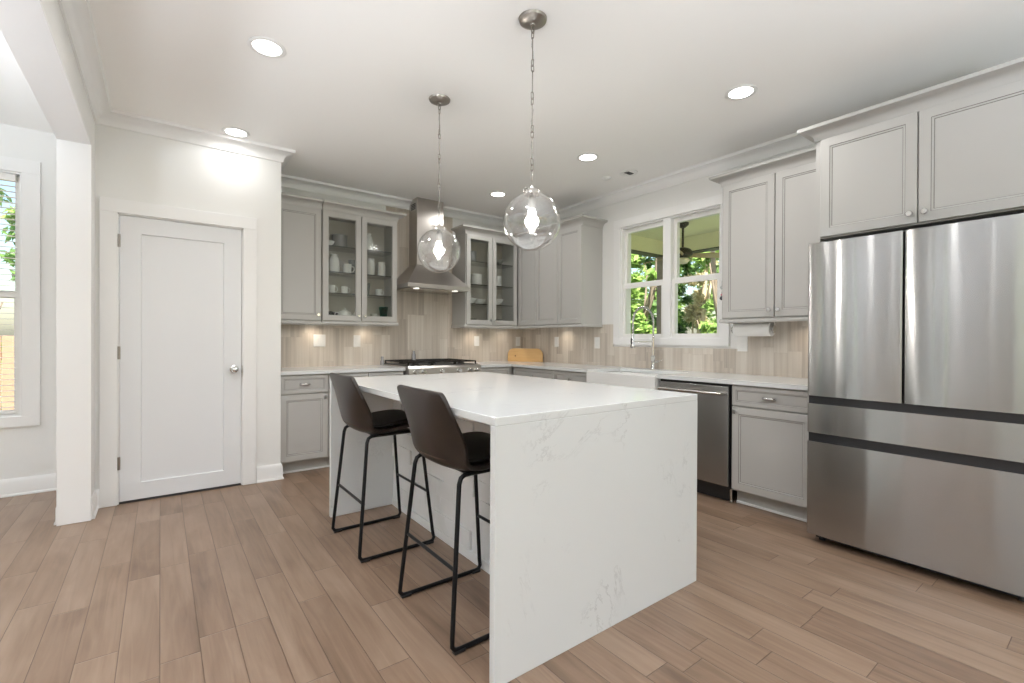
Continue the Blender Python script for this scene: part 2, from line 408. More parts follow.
def wall(name, axis, a0, a1, t0, t1, z0, z1, holes=(), mat=WALL):
    """axis 'X': runs along x from a0 to a1, thickness t0..t1 in y. holes = (u0,u1,z0,z1)"""
    us = sorted({a0, a1, *[h[0] for h in holes], *[h[1] for h in holes]}); zs = sorted({z0, z1, *[h[2] for h in holes], *[h[3] for h in holes]})
    b = MB()
    # merge solid cells in each column vertically
    for i in range(len(us)-1):
        um = (us[i]+us[i+1])/2; run = None
        for j in range(len(zs)-1):
            zm = (zs[j]+zs[j+1])/2
            solid = not any(h[0] < um < h[1] and h[2] < zm < h[3] for h in holes)
            if solid and run is None: run = zs[j]
            if run is not None and (not solid or j == len(zs)-2):
                top = zs[j] if not solid else zs[j+1]
                if axis == 'X': b.box(us[i], us[i+1], t0, t1, run, top)
                else: b.box(t0, t1, us[i], us[i+1], run, top)
                run = None
    bmesh.ops.remove_doubles(b.bm, verts=b.bm.verts, dist=1e-5)
    return struct(b.build(name, mat))

WIN = (2.185, 3.295, 1.195, 2.36)        # y0,y1,z0,z1 kitchen window opening
wall('wall_right', 'Y', YF-T, YB+T, XR, XR+T, 0, H, [WIN])
wall('wall_back', 'X', .807, XR, YB, YB+T, 0, H)
PD = (-.2326, .5211, 0, 2.044)            # pantry door opening
wall('wall_pantry', 'X', -.36, .807, 4.30, 4.42, 0, H, [(PD[0]-.012, PD[1]+.012, 0, PD[3]+.012)])
wall('wall_pantry_side', 'Y', 4.42, YB+T, .69, .807, 0, H)
LW = (-2.55, -.827, .59, 2.40)            # side room window
wall('wall_side_room', 'X', XL, -.36, 5.0, 5.0+T, 0, H, [LW])
wall('wall_left', 'Y', YF, 5.0, -.51, -.36, 0, H, [(-3.4, 4.04, 0, 2.42)])
wall('wall_outer', 'Y', YF-T, 5.0+T, XL-T, XL, 0, H, [(-2.9, -.9, .5, 2.4), (2.72, 3.0, .3, 2.5), (3.66, 3.86, .3, 2.5)])
wall('wall_front', 'X', XL, XR, YF-T, YF, 0, H, [(-3.6, -1.2, .3, 2.4), (-.1, 1.6, .02, 2.4), (2.0, 3.6, .02, 2.4)])

# unseen overhang, added to keep direct sun off the front and outer windows
struct(MB().box(XL-T-1.6, XL-T-.001, YF-T-2.2, 5.0+T, 2.74, 2.9).box(XL-T-.001, XR+T, YF-T-2.2, YF-T-.001, 2.74, 2.9).build('sun_block_eave', TRIM))
# sampling aid for daylight: portals in the openings
def portal(name, loc, rot, sx, sy):
    l = bpy.data.lights.new(name, 'AREA'); l.shape = 'RECTANGLE'; l.size = sx; l.size_y = sy; l.cycles.is_portal = True
    o = bpy.data.objects.new(name, l); COL.objects.link(o); o.location = loc; o.rotation_euler = rot
portal('daylight_portal', (XR+T+.01, 2.74, 1.78), (0, R(90), 0), 1.17, 1.08)
portal('daylight_portal', (-1.69, 5.0+T+.01, 1.49), (R(-90), 0, 0), 1.72, 1.8)
portal('daylight_portal', (XL-T-.01, -1.9, 1.45), (0, R(-90), 0), 1.9, 2.0)
portal('daylight_portal', (XL-T-.01, 3.29, 1.4), (0, R(-90), 0), 2.2, 1.14)
portal('daylight_portal', (-2.4, YF-T-.01, 1.35), (R(90), 0, 0), 2.4, 2.1)
portal('daylight_portal', (.75, YF-T-.01, 1.2), (R(90), 0, 0), 1.7, 2.4)
portal('daylight_portal', (2.8, YF-T-.01, 1.2), (R(90), 0, 0), 1.6, 2.4)

# ceiling crown
CR = [(0, 2.645), (.012, 2.645), (.014, 2.655)] + [(.014+.066*(1-math.cos(a)), 2.655+.062*math.sin(a)) for a in [R(q) for q in (15, 35, 55, 75, 90)]] + [(.088, 2.717), (.088, 2.727), (.095, 2.7395), (0, 2.7395)]
b = MB(); b.sweep(CR, [(-.36, YF), (-.36, 4.30), (.807, 4.30), (.807, YB), (XR, YB), (XR, YF)])
struct(b.build('trim_1', TRIM, smooth=40))
# baseboards
BB = [(0, .001), (.022, .001), (.022, .012), (.015, .02), (.014, .105), (.009, .122), (.005, .13), (0, .13)]
def base(name, path): struct(MB().sweep(BB, path).build(name, TRIM, smooth=35))
base('baseboard_pantry', [(.628, 4.30), (.807, 4.30), (.807, 4.375)])
base('baseboard_column', [(-.36, 4.05), (-.36, 4.30), (-.332, 4.30)])
base('baseboard_side_room', [(XL, 5.0), (-.51, 5.0)])
base('baseboard_side_room_stub', [(-.51, 4.99), (-.51, 4.06)])
base('baseboard_rear', [(XR, -.2), (XR, YF)])
# opening lining (square cased column edge and header)
b = MB(); b.box(-.516, -.354, 4.028, 4.04, .001, 2.42, .002); b.box(-.516, -.354, -3.4, 4.028, 2.408, 2.42, .002)
struct(b.build('trim_2', TRIM))

# pantry door with casing
d = thing('door_1', 'white single panel pantry door with chrome knob', None, (PD[0], 4.30, 0)); d['kind'] = 'structure'; del d['label']
W = PD[1]-PD[0]; Z = PD[3]
b = MB(); b.panel(.002, W-.002, .016, Z-.002, .04, [(.118, 0, 0), (.124, .011, 0)], y=.006)
b.build('door_leaf', DOORP, d)
b = MB()
cas = [(0, 0), (.095, 0), (.095, -.019), (.089, -.022), (.012, -.016), (0, -.010)]
# casing: legs and head (flat stock)
b.box(-.103, -.008, -.019, 0, .001, Z+.008, .002); b.box(W+.008, W+.103, -.019, 0, .001, Z+.008, .002); b.box(-.103, W+.103, -.021, 0, Z+.008, Z+.103, .002)
b.box(-.012, -.0005, 0, .12, .001, Z+.012); b.box(W+.0005, W+.012, 0, .12, .001, Z+.012); b.box(-.012, W+.012, 0, .12, Z+.0005, Z+.012)
b.build('door_frame', TRIM, d)
b = MB(); b.box(-.0, W, .008, .12, -.001, .004); b.build('door_gap_shade', DARK, d)  # black strip painting the shade in the gap under the door
for z in (.29, 1.07, 1.86):
    b = MB(); b.cyl((-.002, -.004, z-.045), (-.002, -.004, z+.045), .006, n=10); b.box(-.006, .008, -.001, .003, z-.045, z+.045); b.build('hinge', BRONZE, d, smooth=40)
b = MB(); kx = W-.052; kz = .93
b.lathe([(.0, -.071), (.018, -.068), (.026, -.055), (.024, -.043), (.012, -.034), (.010, -.014), (.030, -.008), (.031, .006), (0, .006)], (kx, .0, kz), 24, 'Y')
b.build('door_knob', CHROME, d, smooth=50)
b = MB(); b.box(W+.001, W+.004, -.003, .02, kz-.03, kz+.03); b.build('strike_plate', BRONZE, d)

# ------------------------------------------------------------------ windows
def sash_window(name, loc, rz, units, z0, z1, deep, casing=.10, casz=None, mid=.5, open_w=None):
    """units = [(x0,x1)] glass openings; local x along wall, -y to the room"""
    w_ = thing(name, '', None, loc, rz); del w_['label']; w_['kind'] = 'structure'
    X0 = open_w[0]; X1 = open_w[1]
    b = MB(); c = casing
    b.box(X0-c, X0, -.02, 0, z0, z1, .002); b.box(X1, X1+c, -.02, 0, z0, z1, .002)
    b.box(X0-c, X1+c, -.022, 0, z1, z1+(casz or c), .002); b.box(X0-c, X1+c, -.022, 0, z0-c*.78, z0, .002)
    b.build('window_casing', TRIM, w_)
    b = MB(); j = .012
    b.box(X0, X0+j, 0, deep, z0, z1); b.box(X1-j, X1, 0, deep, z0, z1); b.box(X0+j, X1-j, 0, deep, z1-j, z1); b.box(X0+j, X1-j, 0, deep, z0, z0+j)
    b.build('jamb_liner', TRIM, w_)
    for k, (a, e) in enumerate(units):
        zm = z0+(z1-z0)*mid; f = .032
        b = MB()
        b.box(a, a+f, .05, .095, zm-.015, z1-j); b.box(e-f, e, .05, .095, zm-.015, z1-j)
        b.box(a+f, e-f, .0505, .0945, z1-j-f*1.3, z1-j-.0003); b.box(a+f, e-f, .0505, .0945, zm-.0147, zm+.03)
        up = b.build('upper_sash', PLAST, w_); MB().box(a+f, e-f, .07, .074, zm+.03, z1-j-f).build('pane', PANE, up)
        b = MB()
        b.box(a, a+f, .02, .0495, z0+j, zm+.015); b.box(e-f, e, .02, .0495, z0+j, zm+.015)
        b.box(a+f, e-f, .0205, .049, z0+j+.0003, z0+j+f); b.box(a+f, e-f, .0205, .049, zm-.028, zm+.0147)
        lo = b.build('lower_sash', PLAST, w_); MB().box(a+f, e-f, .04, .044, z0+j+f, zm-.028).build('pane', PANE, lo)
    return w_, X0, X1
# kitchen window: local x -> -y
wk, *_ = sash_window('window_1', (XR, 3.39, 0), R(-90), [(.107, .616), (.703, 1.193)], 1.195, 2.36, .15, casing=.085, casz=.085, mid=.472, open_w=(.095, 1.205))
b = MB(); b.box(.616, .703, -.004, .12, 1.207, 2.348, .003); b.build('mullion', TRIM, wk)
ws, *_ = sash_window('window_2', (-2.55, 5.0, 0), 0, [(.012, .86), (.87, 1.711)], .59, 2.40, .15, casing=.10, mid=.5, open_w=(0, 1.723))
# blinds inside the side room window
bl = thing('window_blind', 'white slatted blind hanging in the side room window', 'blind', (-2.55+.9, 5.02, 2.385))
b = MB()
for k in range(42):
    z = -.09-k*.041; b.box(0, .79, -.018, .018, z, z+.0025)
b.build('slats', PLAST, bl)
MB().box(0, .79, -.02, .02, -.05, 0, .003).build('head_rail', PLAST, bl)
MB().box(0, .79, -.014, .014, -1.775, -1.755, .003).build('bottom_rail', PLAST, bl)
b = MB()
for x in (.12, .67): b.tube([(x, 0, -.02), (x, 0, -1.76)], .0015, 6)
b.build('cord', PLAST, bl)

# ------------------------------------------------------------------ lights in the ceiling
def can_light(x, y, label, power, z=H, col=(1, .985, .965)):
    t = thing('recessed_light', label, 'ceiling light', (x, y, z), 0, 'recessed ceiling lights')
    MB().lathe([(.070, -.001), (.092, -.001), (.094, -.004), (.088, -.008), (.070, -.0055)], n=32, loop=True).build('trim_ring', WHITEM, t, smooth=50)
    MB().lathe([(0, -.0045), (.070, -.0045), (.071, -.001), (0, -.001)], n=32).build('lens', LENS, t, smooth=50)
    l = bpy.data.lights.new('can_lamp', 'AREA'); l.shape = 'DISK'; l.size = .13; l.energy = power; l.color = col; l.spread = R(165)
    o = bpy.data.objects.new('can_lamp', l); COL.objects.link(o); o.parent = t; o.location = (0, 0, -.012)
can_light(.457, 2.813, 'round recessed ceiling light over the floor before the pantry door', CAN)
can_light(.458, 4.111, 'round recessed ceiling light close to the crown above the pantry door', CAN*.2)
can_light(2.922, 1.508, 'round recessed ceiling light in front of the refrigerator', CAN)
can_light(2.925, 2.831, 'round recessed ceiling light in front of the sink window', CAN)
can_light(2.903, 4.136, 'round recessed ceiling light near the corner wall cabinets', CAN*.8)
for x, y in ((-2.2, .2), (-2.2, -2.4), (.4, -1.2), (2.8, -1.2), (.4, -3.2), (2.8, -3.2), (.457, 1.2), (-2.2, 3.2)):  # unseen cans added for even fill; only one continues a visible row
    can_light(x, y, 'unseen recessed ceiling light added outside the view for even fill', CAN_FILL if y < 0 else CAN)

# unseen uplights added to brighten the ceiling, shaped as open-topped floor lamps
def fill_torchiere(x, y, power, label):
    t = thing('fill_lamp', label, 'fill lamp', (x, y, 0), 0, 'unseen lamps added to brighten the ceiling')
    MB().lathe([(0, .001), (.15, .001), (.15, .018), (.02, .03), (0, .03)], n=28).build('base', BRONZE, t, smooth=40)
    MB().cyl((0, 0, .02), (0, 0, 1.52), .011).build('pole', BRONZE, t, smooth=40)
    MB().lathe([(.02, 1.50), (.08, 1.52), (.17, 1.60), (.175, 1.60), (.085, 1.51), (.02, 1.488)], n=32, loop=True).build('lamp_shade', WHITEM, t, smooth=40)
    l = bpy.data.lights.new('fill_uplight', 'SPOT'); l.energy = power; l.spot_size = R(176); l.spot_blend = .6; l.shadow_soft_size = .17; l.color = (.84, .905, 1)
    o = bpy.data.objects.new('fill_uplight', l); COL.objects.link(o); o.parent = t; o.location = (0, 0, 1.61); o.rotation_euler = (PI, 0, 0)
fill_torchiere(-1.0, .35, UP_FILL[0], 'unseen added fill lamp beside the camera in the living area')
fill_torchiere(1.4, -1.5, UP_FILL[1], 'unseen added fill lamp behind the camera near the front wall side')
fill_torchiere(-2.2, 2.6, UP_FILL[2], 'unseen added fill lamp inside the side room')

# small ceiling sensor and round vent near the window
t = thing('ceiling_speaker', 'small white ceiling disc with a dark slotted centre near the sink window', 'ceiling fitting', (3.50, 2.865, H))
MB().lathe([(.05, -.001), (.085, -.001), (.083, -.007), (.05, -.007)], n=28, loop=True).build('rim', WHITEM, t, smooth=50)
b = MB(); b.box(-.062, -.004, -.022, .022, -.006, -.001); b.box(.004, .062, -.022, .022, -.006, -.001); b.build('dark_slot', BLACKP, t)
tag(MB().lathe([(0, -.022), (.03, -.02), (.045, -.008), (.048, -.001), (0, -.001)], n=24).build('ceiling_sensor', WHITEM, smooth=50, loc=(3.44, 3.08, H)), 'small plain white domed sensor on the ceiling beyond the dark slotted disc', 'sensor')

# ------------------------------------------------------------------ pendants
def pendant(x, y, label):
    t = thing('pendant_light', label, 'pendant light', (x, y, H), 0, 'glass globe pendants over the island')
    MB().lathe([(0, -.034), (.012, -.034), (.014, -.028), (.040, -.026), (.055, -.018), (.066, -.012), (.070, -.001), (0, -.001)], n=36).build('ceiling_canopy', BRONZE, t, smooth=40)
    gz = 1.752-H; gr = .141; top = gz+gr
    # chain: straight rods joined by small loops
    b = MB(); z = -.036
    def link(cz, hh, ww, turn):
        pts = []
        for k in range(12):
            a = 2*PI*k/12; px = ww*math.cos(a); pz = (hh-ww)*(1 if math.sin(a) > 0 else -1 if math.sin(a) < 0 else 0)+ww*math.sin(a)
            pts.append((px if not turn else 0, 0 if not turn else px, cz+pz))
        b.tube(pts, .0024, 6, closed=True)
    ln = top+.075-z; k = 0; pos = z
    while pos > top+.085:
        link(pos-.016, .018, .0085, k % 2); pos -= .030
        link(pos-.014, .017, .0085, (k+1) % 2); pos -= .028
        L = min(.105, max(.01, pos-(top+.06)))
        b.tube([(0, 0, pos+.004), (0, 0, pos-L)], .0030, 6); pos -= L-.002; k += 1
    b.build('chain', BRONZE, t, smooth=60)
    b = MB(); b.tube([(.004*math.sin(q*1.3), .005*math.cos(q*1.7), -.03-(q/30)*(-.03-top-.03+0)*1.0) if False else (.004*math.sin(q*1.3), .005*math.cos(q*1.7), -.03+(top+.04+.03)*q/30) for q in range(31)], .0016, 6)
    b.build('cord', CLEARG, t, smooth=60)
    # cap and hanging ring
    b = MB(); b.lathe([(0, top+.034), (.008, top+.034), (.010, top+.022), (.032, top+.016), (.040, top+.004), (.042, top-.012), (.036, top-.012), (.034, top+.0), (0, top+.004)], n=28)
    for s_ in (-1, 1): b.tube([(s_*(.040+.012*math.cos(a)), 0, top+.006+.012*math.sin(a)) for a in [2*PI*q/12 for q in range(12)]], .0022, 6, closed=True)
    b.build('cap', NICKEL, t, smooth=40)
    b = MB(); b.lathe([(0, top-.01), (.012, top-.012), (.017, top-.03), (.017, top-.075), (.014, top-.08), (0, top-.08)], n=24); b.build('socket', CERAM, t, smooth=40)
    bz = top-.08
    bu = MB().lathe([(.034*math.sin(R(q)), bz-.060-.034*math.cos(R(q))) for q in range(0, 145, 12)]+[(.016, bz-.022), (.0135, bz-.005), (.0135, bz), (0, bz)], n=24).build('bulb', BULB, t, smooth=True)
    l = bpy.data.lights.new('pendant_lamp', 'POINT'); l.energy = PEND; l.shadow_soft_size = .028; l.color = (1, .95, .89)
    o = bpy.data.objects.new('pendant_lamp', l); COL.objects.link(o); o.parent = t; o.location = (0, 0, bz-.130)
    prof = []
    for k in range(25):
        a = R(15+(180-15)*k/24); prof.append((gr*math.sin(a), gz+gr*math.cos(a)))
    prof[-1] = (0, gz-gr)
    inner = [(max(0, (gr-.003)*math.sin(R(180-(180-15)*k/24))), gz+(gr-.003)*math.cos(R(180-(180-15)*k/24))) for k in range(25)]
    inner[0] = (0, gz-gr+.003)
    b = MB(); b.lathe(prof, n=48, cap=False)
    b.build('glass_globe', GLOBE, t, smooth=True)
    return t
pendant(1.452, 1.78, 'clear glass globe pendant nearer the refrigerator end of the island')
pendant(1.455, 2.74, 'clear glass globe pendant hanging in front of the range hood')

# ------------------------------------------------------------------ island
isl = thing('kitchen_island', 'white quartz waterfall island with faint grey veins and white tiled seating side', 'kitchen island', (.897, 1.288, 0))
IW, ID = 1.203, 1.918
MB().box(0, IW, 0, ID, .884, .914, .003).build('countertop', QUARTZ, isl)
MB().box(0, IW, 0, .03, 0, .884, .002).build('waterfall_panel', QUARTZ, isl)
MB().box(0, IW, ID-.03, ID, 0, .884, .002).build('waterfall_panel', QUARTZ, isl)
MB().box(.445, IW-.02, .03, ID-.03, .0, .884).build('cabinet_body', CAB, isl)
rng = random.Random(5)
b = MB(); z = .05; row = 0
b.box(.421, .445, .0315, ID-.0315, .0005, .049, .002)
while z < .878:
    hh = .0975; y = .031; first = True
    while y < ID-.032:
        L = rng.choice((.15, .2, .26, .32)); y1 = min(ID-.031, y+L)
        if ID-.031-y1 < .06: y1 = ID-.031
        p = rng.choice((0, .004, .009, .014))
        b.box(.440-p-.004, .445, y+.0008, y1-.0008, z+.0008, min(.883, z+hh)-.0008, .002, 1); y = y1
    z += hh; row += 1
b.build('stacked_tile_face', pmat('white_stone_tile', (.78, .78, .775), .4, var=.04, vscale=9, bump=.25, bscale=40), isl)

# ------------------------------------------------------------------ bar stools
def stool(x, y, rz, label):
    t = thing('bar_stool', label, 'bar stool', (x, y, 0), rz, 'brown leather bucket stools at the island')
    # profile from the seat front over the seat and up the back: (x, z, halfwidth, curl)
    prof = [(.215, .662, .165, .004), (.205, .675, .195, .006), (.15, .683, .215, .012), (.07, .677, .225, .014), (-.01, .666, .232, .016), (-.08, .655, .236, .018),
            (-.145, .656, .236, .026), (-.190, .682, .234, .046), (-.212, .735, .231, .066), (-.226, .80, .226, .056), (-.235, .865, .222, .034), (-.243, .92, .216, .018), (-.249, .960, .208, .008), (-.251, .975, .192, .004)]
    P = [Vector((p[0], 0, p[1])) for p in prof]; rows = []
    M_ = 14
    for i, (px, pz, hw, cu) in enumerate(prof):
        a = P[max(0, i-1)]; c = P[min(len(P)-1, i+1)]; tg = (c-a).normalized(); nn = Vector((tg.z*1.0, 0, -tg.x))
        # inward normal: up over the seat, forward over the back
        if nn.z < 0 and i < 6: nn = -nn
        if nn.x < 0 and i >= 6: nn = -nn
        if nn.z < 0 and i < 9: nn.z = abs(nn.z)
        row = []
        for j in range(M_+1):
            s_ = -1+2*j/M_; k = abs(s_)**2.6
            row.append(P[i]+nn*cu*k+Vector((0, hw*(s_ - .0*s_), 0)))
        rows.append(row)
    b = MB(); b.quadgrid(rows); sh = b.build('seat_shell', LEATHER, t, smooth=True)
    md = sh.modifiers.new('thick', 'SOLIDIFY'); md.thickness = .022; md.offset = 0; md.use_rim = True
    bv = sh.modifiers.new('round', 'BEVEL'); bv.width = .006; bv.segments = 2; bv.limit_method = 'ANGLE'; bv.angle_limit = R(50)
    sub(sh, 2)
    # cushion, inset on the seat and lower back
    rows = []
    for i in range(1, 9):
        px, pz, hw, cu = prof[i]; row = []
        a = P[max(0, i-1)]; c = P[min(len(P)-1, i+1)]; tg = (c-a).normalized(); nn = Vector((tg.z, 0, -tg.x))
        if nn.z < 0: nn = -nn
        for j in range(M_+1):
            s_ = (-1+2*j/M_); e = .90; k = abs(s_*e)**2.6
            puff = .017+.016*(1-s_*s_)*math.sin(PI*min(1, (i-.3)/7.5))
            row.append(P[i]+nn*(cu*k+puff)+Vector((0, hw*s_*e, 0)))
        rows.append(row)
    b = MB(); b.quadgrid(rows); cs = b.build('seat_cushion', CUSHION, t, smooth=True)
    md = cs.modifiers.new('thick', 'SOLIDIFY'); md.thickness = .02; md.offset = -1
    sub(cs, 1)
    # stitched seam across the lower back, outside
    pts = []
    for j in range(1, M_):
        s_ = -1+2*j/M_; k = abs(s_)**2.6
        pts.append(Vector((-.196-.0122+.064*k, .234*s_, .700+.008*k)))
    b = MB(); b.tube(pts, .0022, 6); b.build('seam', BRISK, t, smooth=True)
    r = .0095
    for sg in (-1, 1):
        def q(x_, z_, yy): return Vector((x_, sg*yy, z_))
        yt, yb = .195, .238
        ctrl = [q(.10, .650, yt), q(.132, .649, yt), q(.147, .638, yt), q(.152, .615, yt+.001), q(.208, .06, yb-.003), q(.214, .030, yb), q(.205, .014, yb), q(.185, .010, yb),
                q(-.185, .010, yb), q(-.208, .014, yb), q(-.218, .030, yb), q(-.216, .06, yb-.003), q(-.166, .615, yt+.001), q(-.158, .638, yt), q(-.142, .648, yt), q(-.115, .650, yt)]
        b = MB(); b.tube(ctrl, r, 12, closed=True)
        fr = b.build('side_frame', BLACKM, t, smooth=60)
        for fx in (-.185, .19):
            MB().box(fx-.028, fx+.02, sg*yb-.012, sg*yb+.012, 0, .013, .003).build('foot_pad', BLACKP, fr)
    for xx in (-.191, .184):
        b = MB(); b.cyl((xx, -.219, .295), (xx, .219, .295), .0075, n=12); b.build('crossbar', BLACKM, t, smooth=60)
    b = MB(); b.box(-.12, .12, -.19, .19, .640, .650, .004); b.build('seat_plate', BLACKM, t)
    return t
stool(1.089, 1.763, R(0), 'dark brown leather bar stool next to the near waterfall panel')
stool(1.056, 2.680, R(0), 'dark brown leather bar stool next to the far waterfall panel')

# ------------------------------------------------------------------ cabinets
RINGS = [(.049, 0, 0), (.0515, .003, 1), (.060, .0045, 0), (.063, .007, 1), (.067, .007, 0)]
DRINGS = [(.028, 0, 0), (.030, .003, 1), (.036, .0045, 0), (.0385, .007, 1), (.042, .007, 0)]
def knob(parent, x, z, y=-.02):
    MB().lathe([(0, -.026), (.013, -.026), (.0168, -.019), (.014, -.012), (.006, -.010), (.006, -.002), (.010, 0), (0, 0)], (x, y, z), 18, 'Y').build('knob', CHROME, parent, smooth=50)
def cup_pull(parent, x, z, y=-.02):
    b = MB(); b.tube([(x-.036, y-.001, z), (x-.034, y-.018, z+.001), (x-.014, y-.028, z+.001), (x+.014, y-.028, z+.001), (x+.034, y-.018, z+.001), (x+.036, y-.001, z)], [.011, .0105, .010, .010, .0105, .011], 10)
    b.box(x-.042, x-.022, y-.004, y, z-.011, z+.011, .002); b.box(x+.022, x+.042, y-.004, y, z-.011, z+.011, .002)
    b.build('bin_pull', CHROME, parent, smooth=50)
def cabinet(name, label, loc, rz, w, z0, z1, depth, doors=(), drawers=(), toe=0, glass=False, sides=(0, 0), group=None, cat='cabinet', shelves=(), toe_sides=(0,0)):
    """local x along the run, -y to the room, face frame front at y=0; doors/drawers stand .02 proud"""
    t = thing(name, label, cat, loc, rz, group)
    b = MB()
    if glass:
        th = .018
        b.box(0, th, 0, depth, z0, z1); b.box(w-th, w, 0, depth, z0, z1); b.box(th, w-th, 0, depth, z0, z0+th); b.box(th, w-th, 0, depth, z1-th, z1)
        b.mi = 1; b.box(th, w-th, depth-.012, depth, z0+th, z1-th); b.mi = 0
        fx = [dd[0] for dd in doors]+[doors[-1][1]]
        b.box(th, w-th, 0, .02, z0+th, z0+.05); b.box(th, w-th, 0, .02, z1-.05, z1-th)
        b.box(0.018, .035, 0, .02, z0+.05, z1-.05); b.box(w-.035, w-.018, 0, .02, z0+.05, z1-.05)
        b.build('cabinet_body', [CAB, CABIN], t)
        for zs in shelves:
            MB().box(th+.001, w-th-.001, .03, depth-.013, zs-.010, zs).build('glass_shelf', CLEARG if glass == 'clear' else CABIN, t)
    else:
        zb = z0+(.105 if toe else 0)
        b.box(0, w, 0, depth, zb, z1)
        b.build('cabinet_body', CAB, t)
        if toe:
            MB().box(0, w, .07, depth, 0.001, zb).build('toe_kick', CAB, t)
            MB().box(0, w, .058, .07, .001, .018, .003).build('shoe_molding', TRIM, t)
    for dd in doors:
        x0, x1, a, c = dd[:4]; side = dd[4] if len(dd) > 4 else 'r'; up = dd[5] if len(dd) > 5 else 'b'
        b = MB(); x0 += .0015; x1 -= .0015
        if glass:
            b.panel(x0, x1, a, c, .02, [(.050, 0, 0), (.052, .004, 1), (.055, .004, 0)], hole=True, y=-.02)
            dr = b.build('door', [CAB, GLAZE], t)
            MB().box(x0+.054, x1-.054, -.011, -.008, a+.054, c-.054).build('glass_pane', CABG, dr)
        else:
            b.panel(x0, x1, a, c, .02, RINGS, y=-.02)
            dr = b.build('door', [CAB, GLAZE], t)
        kx = x1-.028 if side == 'r' else x0+.028
        kz = a+.05 if up == 'b' else c-.035
        if side != 'n': knob(dr, kx, kz)
    for dd in drawers:
        x0, x1, a, c = dd[:4]; x0 += .0015; x1 -= .0015
        b = MB(); b.panel(x0, x1, a, c, .02, DRINGS, y=-.02); dr = b.build('drawer_front', [CAB, GLAZE], t)
        if len(dd) < 5: cup_pull(dr, (x0+x1)/2, (a+c)/2)
        elif dd[4] == 'k': knob(dr, (x0+x1)/2, (a+c)/2)
    return t
CORN = [(.0, 2.402), (.006, 2.402), (.008, 2.412)]+[(.008+.060*(1-math.cos(R(a))), 2.412+.050*math.sin(R(a))) for a in (15, 30, 50, 70, 90)]+[(.074, 2.464), (.078, 2.482), (0, 2.482)]
RAIL = [(0, 1.315), (.014, 1.315), (.018, 1.325), (.014, 1.338), (.010, 1.345), (0, 1.345)]
def cornice(t, path, rail=None, matx=CAB):
    MB().sweep(CORN, path).build('cornice', matx, t, smooth=40)
    if rail: MB().sweep(RAIL, rail).build('light_rail', matx, t, smooth=40)
UB, UT = 1.345, 2.41; UD0, UD1 = 1.352, 2.398
# --- upper wall cabinets on the range wall
YU = 4.67; du = YB-YU-.002
t = cabinet('wall_cabinet', 'grey solid door wall cabinet between the pantry wall and the glass cabinet', (.822, YU, 0), 0, .403, UB, UT, du, doors=[(.003, .401, UD0, UD1, 'r')])
cornice(t, [(0, 0), (.403, 0)], [(0, 0), (.403, 0)])
def outp(pts): return pts
t = cabinet('wall_cabinet', 'grey two door glass cabinet beside the range hood with a green cup inside', (1.232, YU, 0), 0, .752, UB, UT, du, doors=[(.002, .372, UD0, UD1, 'r'), (.376, .750, UD0, UD1, 'l')], glass='clear', shelves=(1.625, 1.832, 2.085))
cornice(t, [(0, 0), (.752, 0), (.752, du-.10)], [(0, 0), (.752, 0), (.752, du)])
t = cabinet('wall_cabinet', 'grey two door glass cabinet beside the corner holding white bowls', (2.822, YU, 0), 0, .748, UB, UT, du, doors=[(.006, .366, UD0, UD1, 'r'), (.370, .742, UD0, UD1, 'l')], glass='clear', shelves=(1.60, 1.83, 2.10))
cornice(t, [(0, du-.10), (0, 0), (.748, 0)], [(0, du), (0, 0), (.748, 0)])
# --- corner run on the window wall: local x -> -y
XU = 3.60; dr_ = XR-XU-.002
t = cabinet('wall_cabinet', 'grey three door corner wall cabinet between the glass cabinet and the window', (XU, YB-.002, 0), R(-90), 1.423, UB, UT, dr_, doors=[(.332, .665, UD0, UD1, 'n'), (.668, 1.05, UD0, UD1, 'n'), (1.053, 1.421, UD0, UD1, 'n')])
cornice(t, [(.312, 0), (1.423, 0), (1.423, dr_-.001)], [(.312, 0), (1.423, 0), (1.423, dr_)])
t = cabinet('wall_cabinet', 'light grey two door wall cabinet between the window and the refrigerator', (XU, 2.0, 0), R(-90), .80, UB, UT, dr_, doors=[(.012, .406, UD0, UD1, 'r'), (.410, .798, UD0, UD1, 'l')])
cornice(t, [(0, dr_-.001), (0, 0), (.80, 0)], [(0, dr_), (0, 0), (.80, 0)])
# over the fridge
t = cabinet('wall_cabinet', 'light grey two door cabinet above the refrigerator', (3.24, 1.172, 0), R(-90), .95, 1.80, UT, XR-3.24-.002, doors=[(.002, .463, 1.808, UD1, 'r'), (.467, .948, 1.808, UD1, 'l')])
MB().sweep(CORN, [(-.028, .66), (-.028, 0), (.978, 0), (.978, .66)]).build('cornice', CAB, t, smooth=40)
MB().box(-.027, -.001, 0, .668, .001, UT).build('side_panel', CAB, t)
MB().box(.951, .977, 0, .668, .001, UT).build('side_panel', CAB, t)

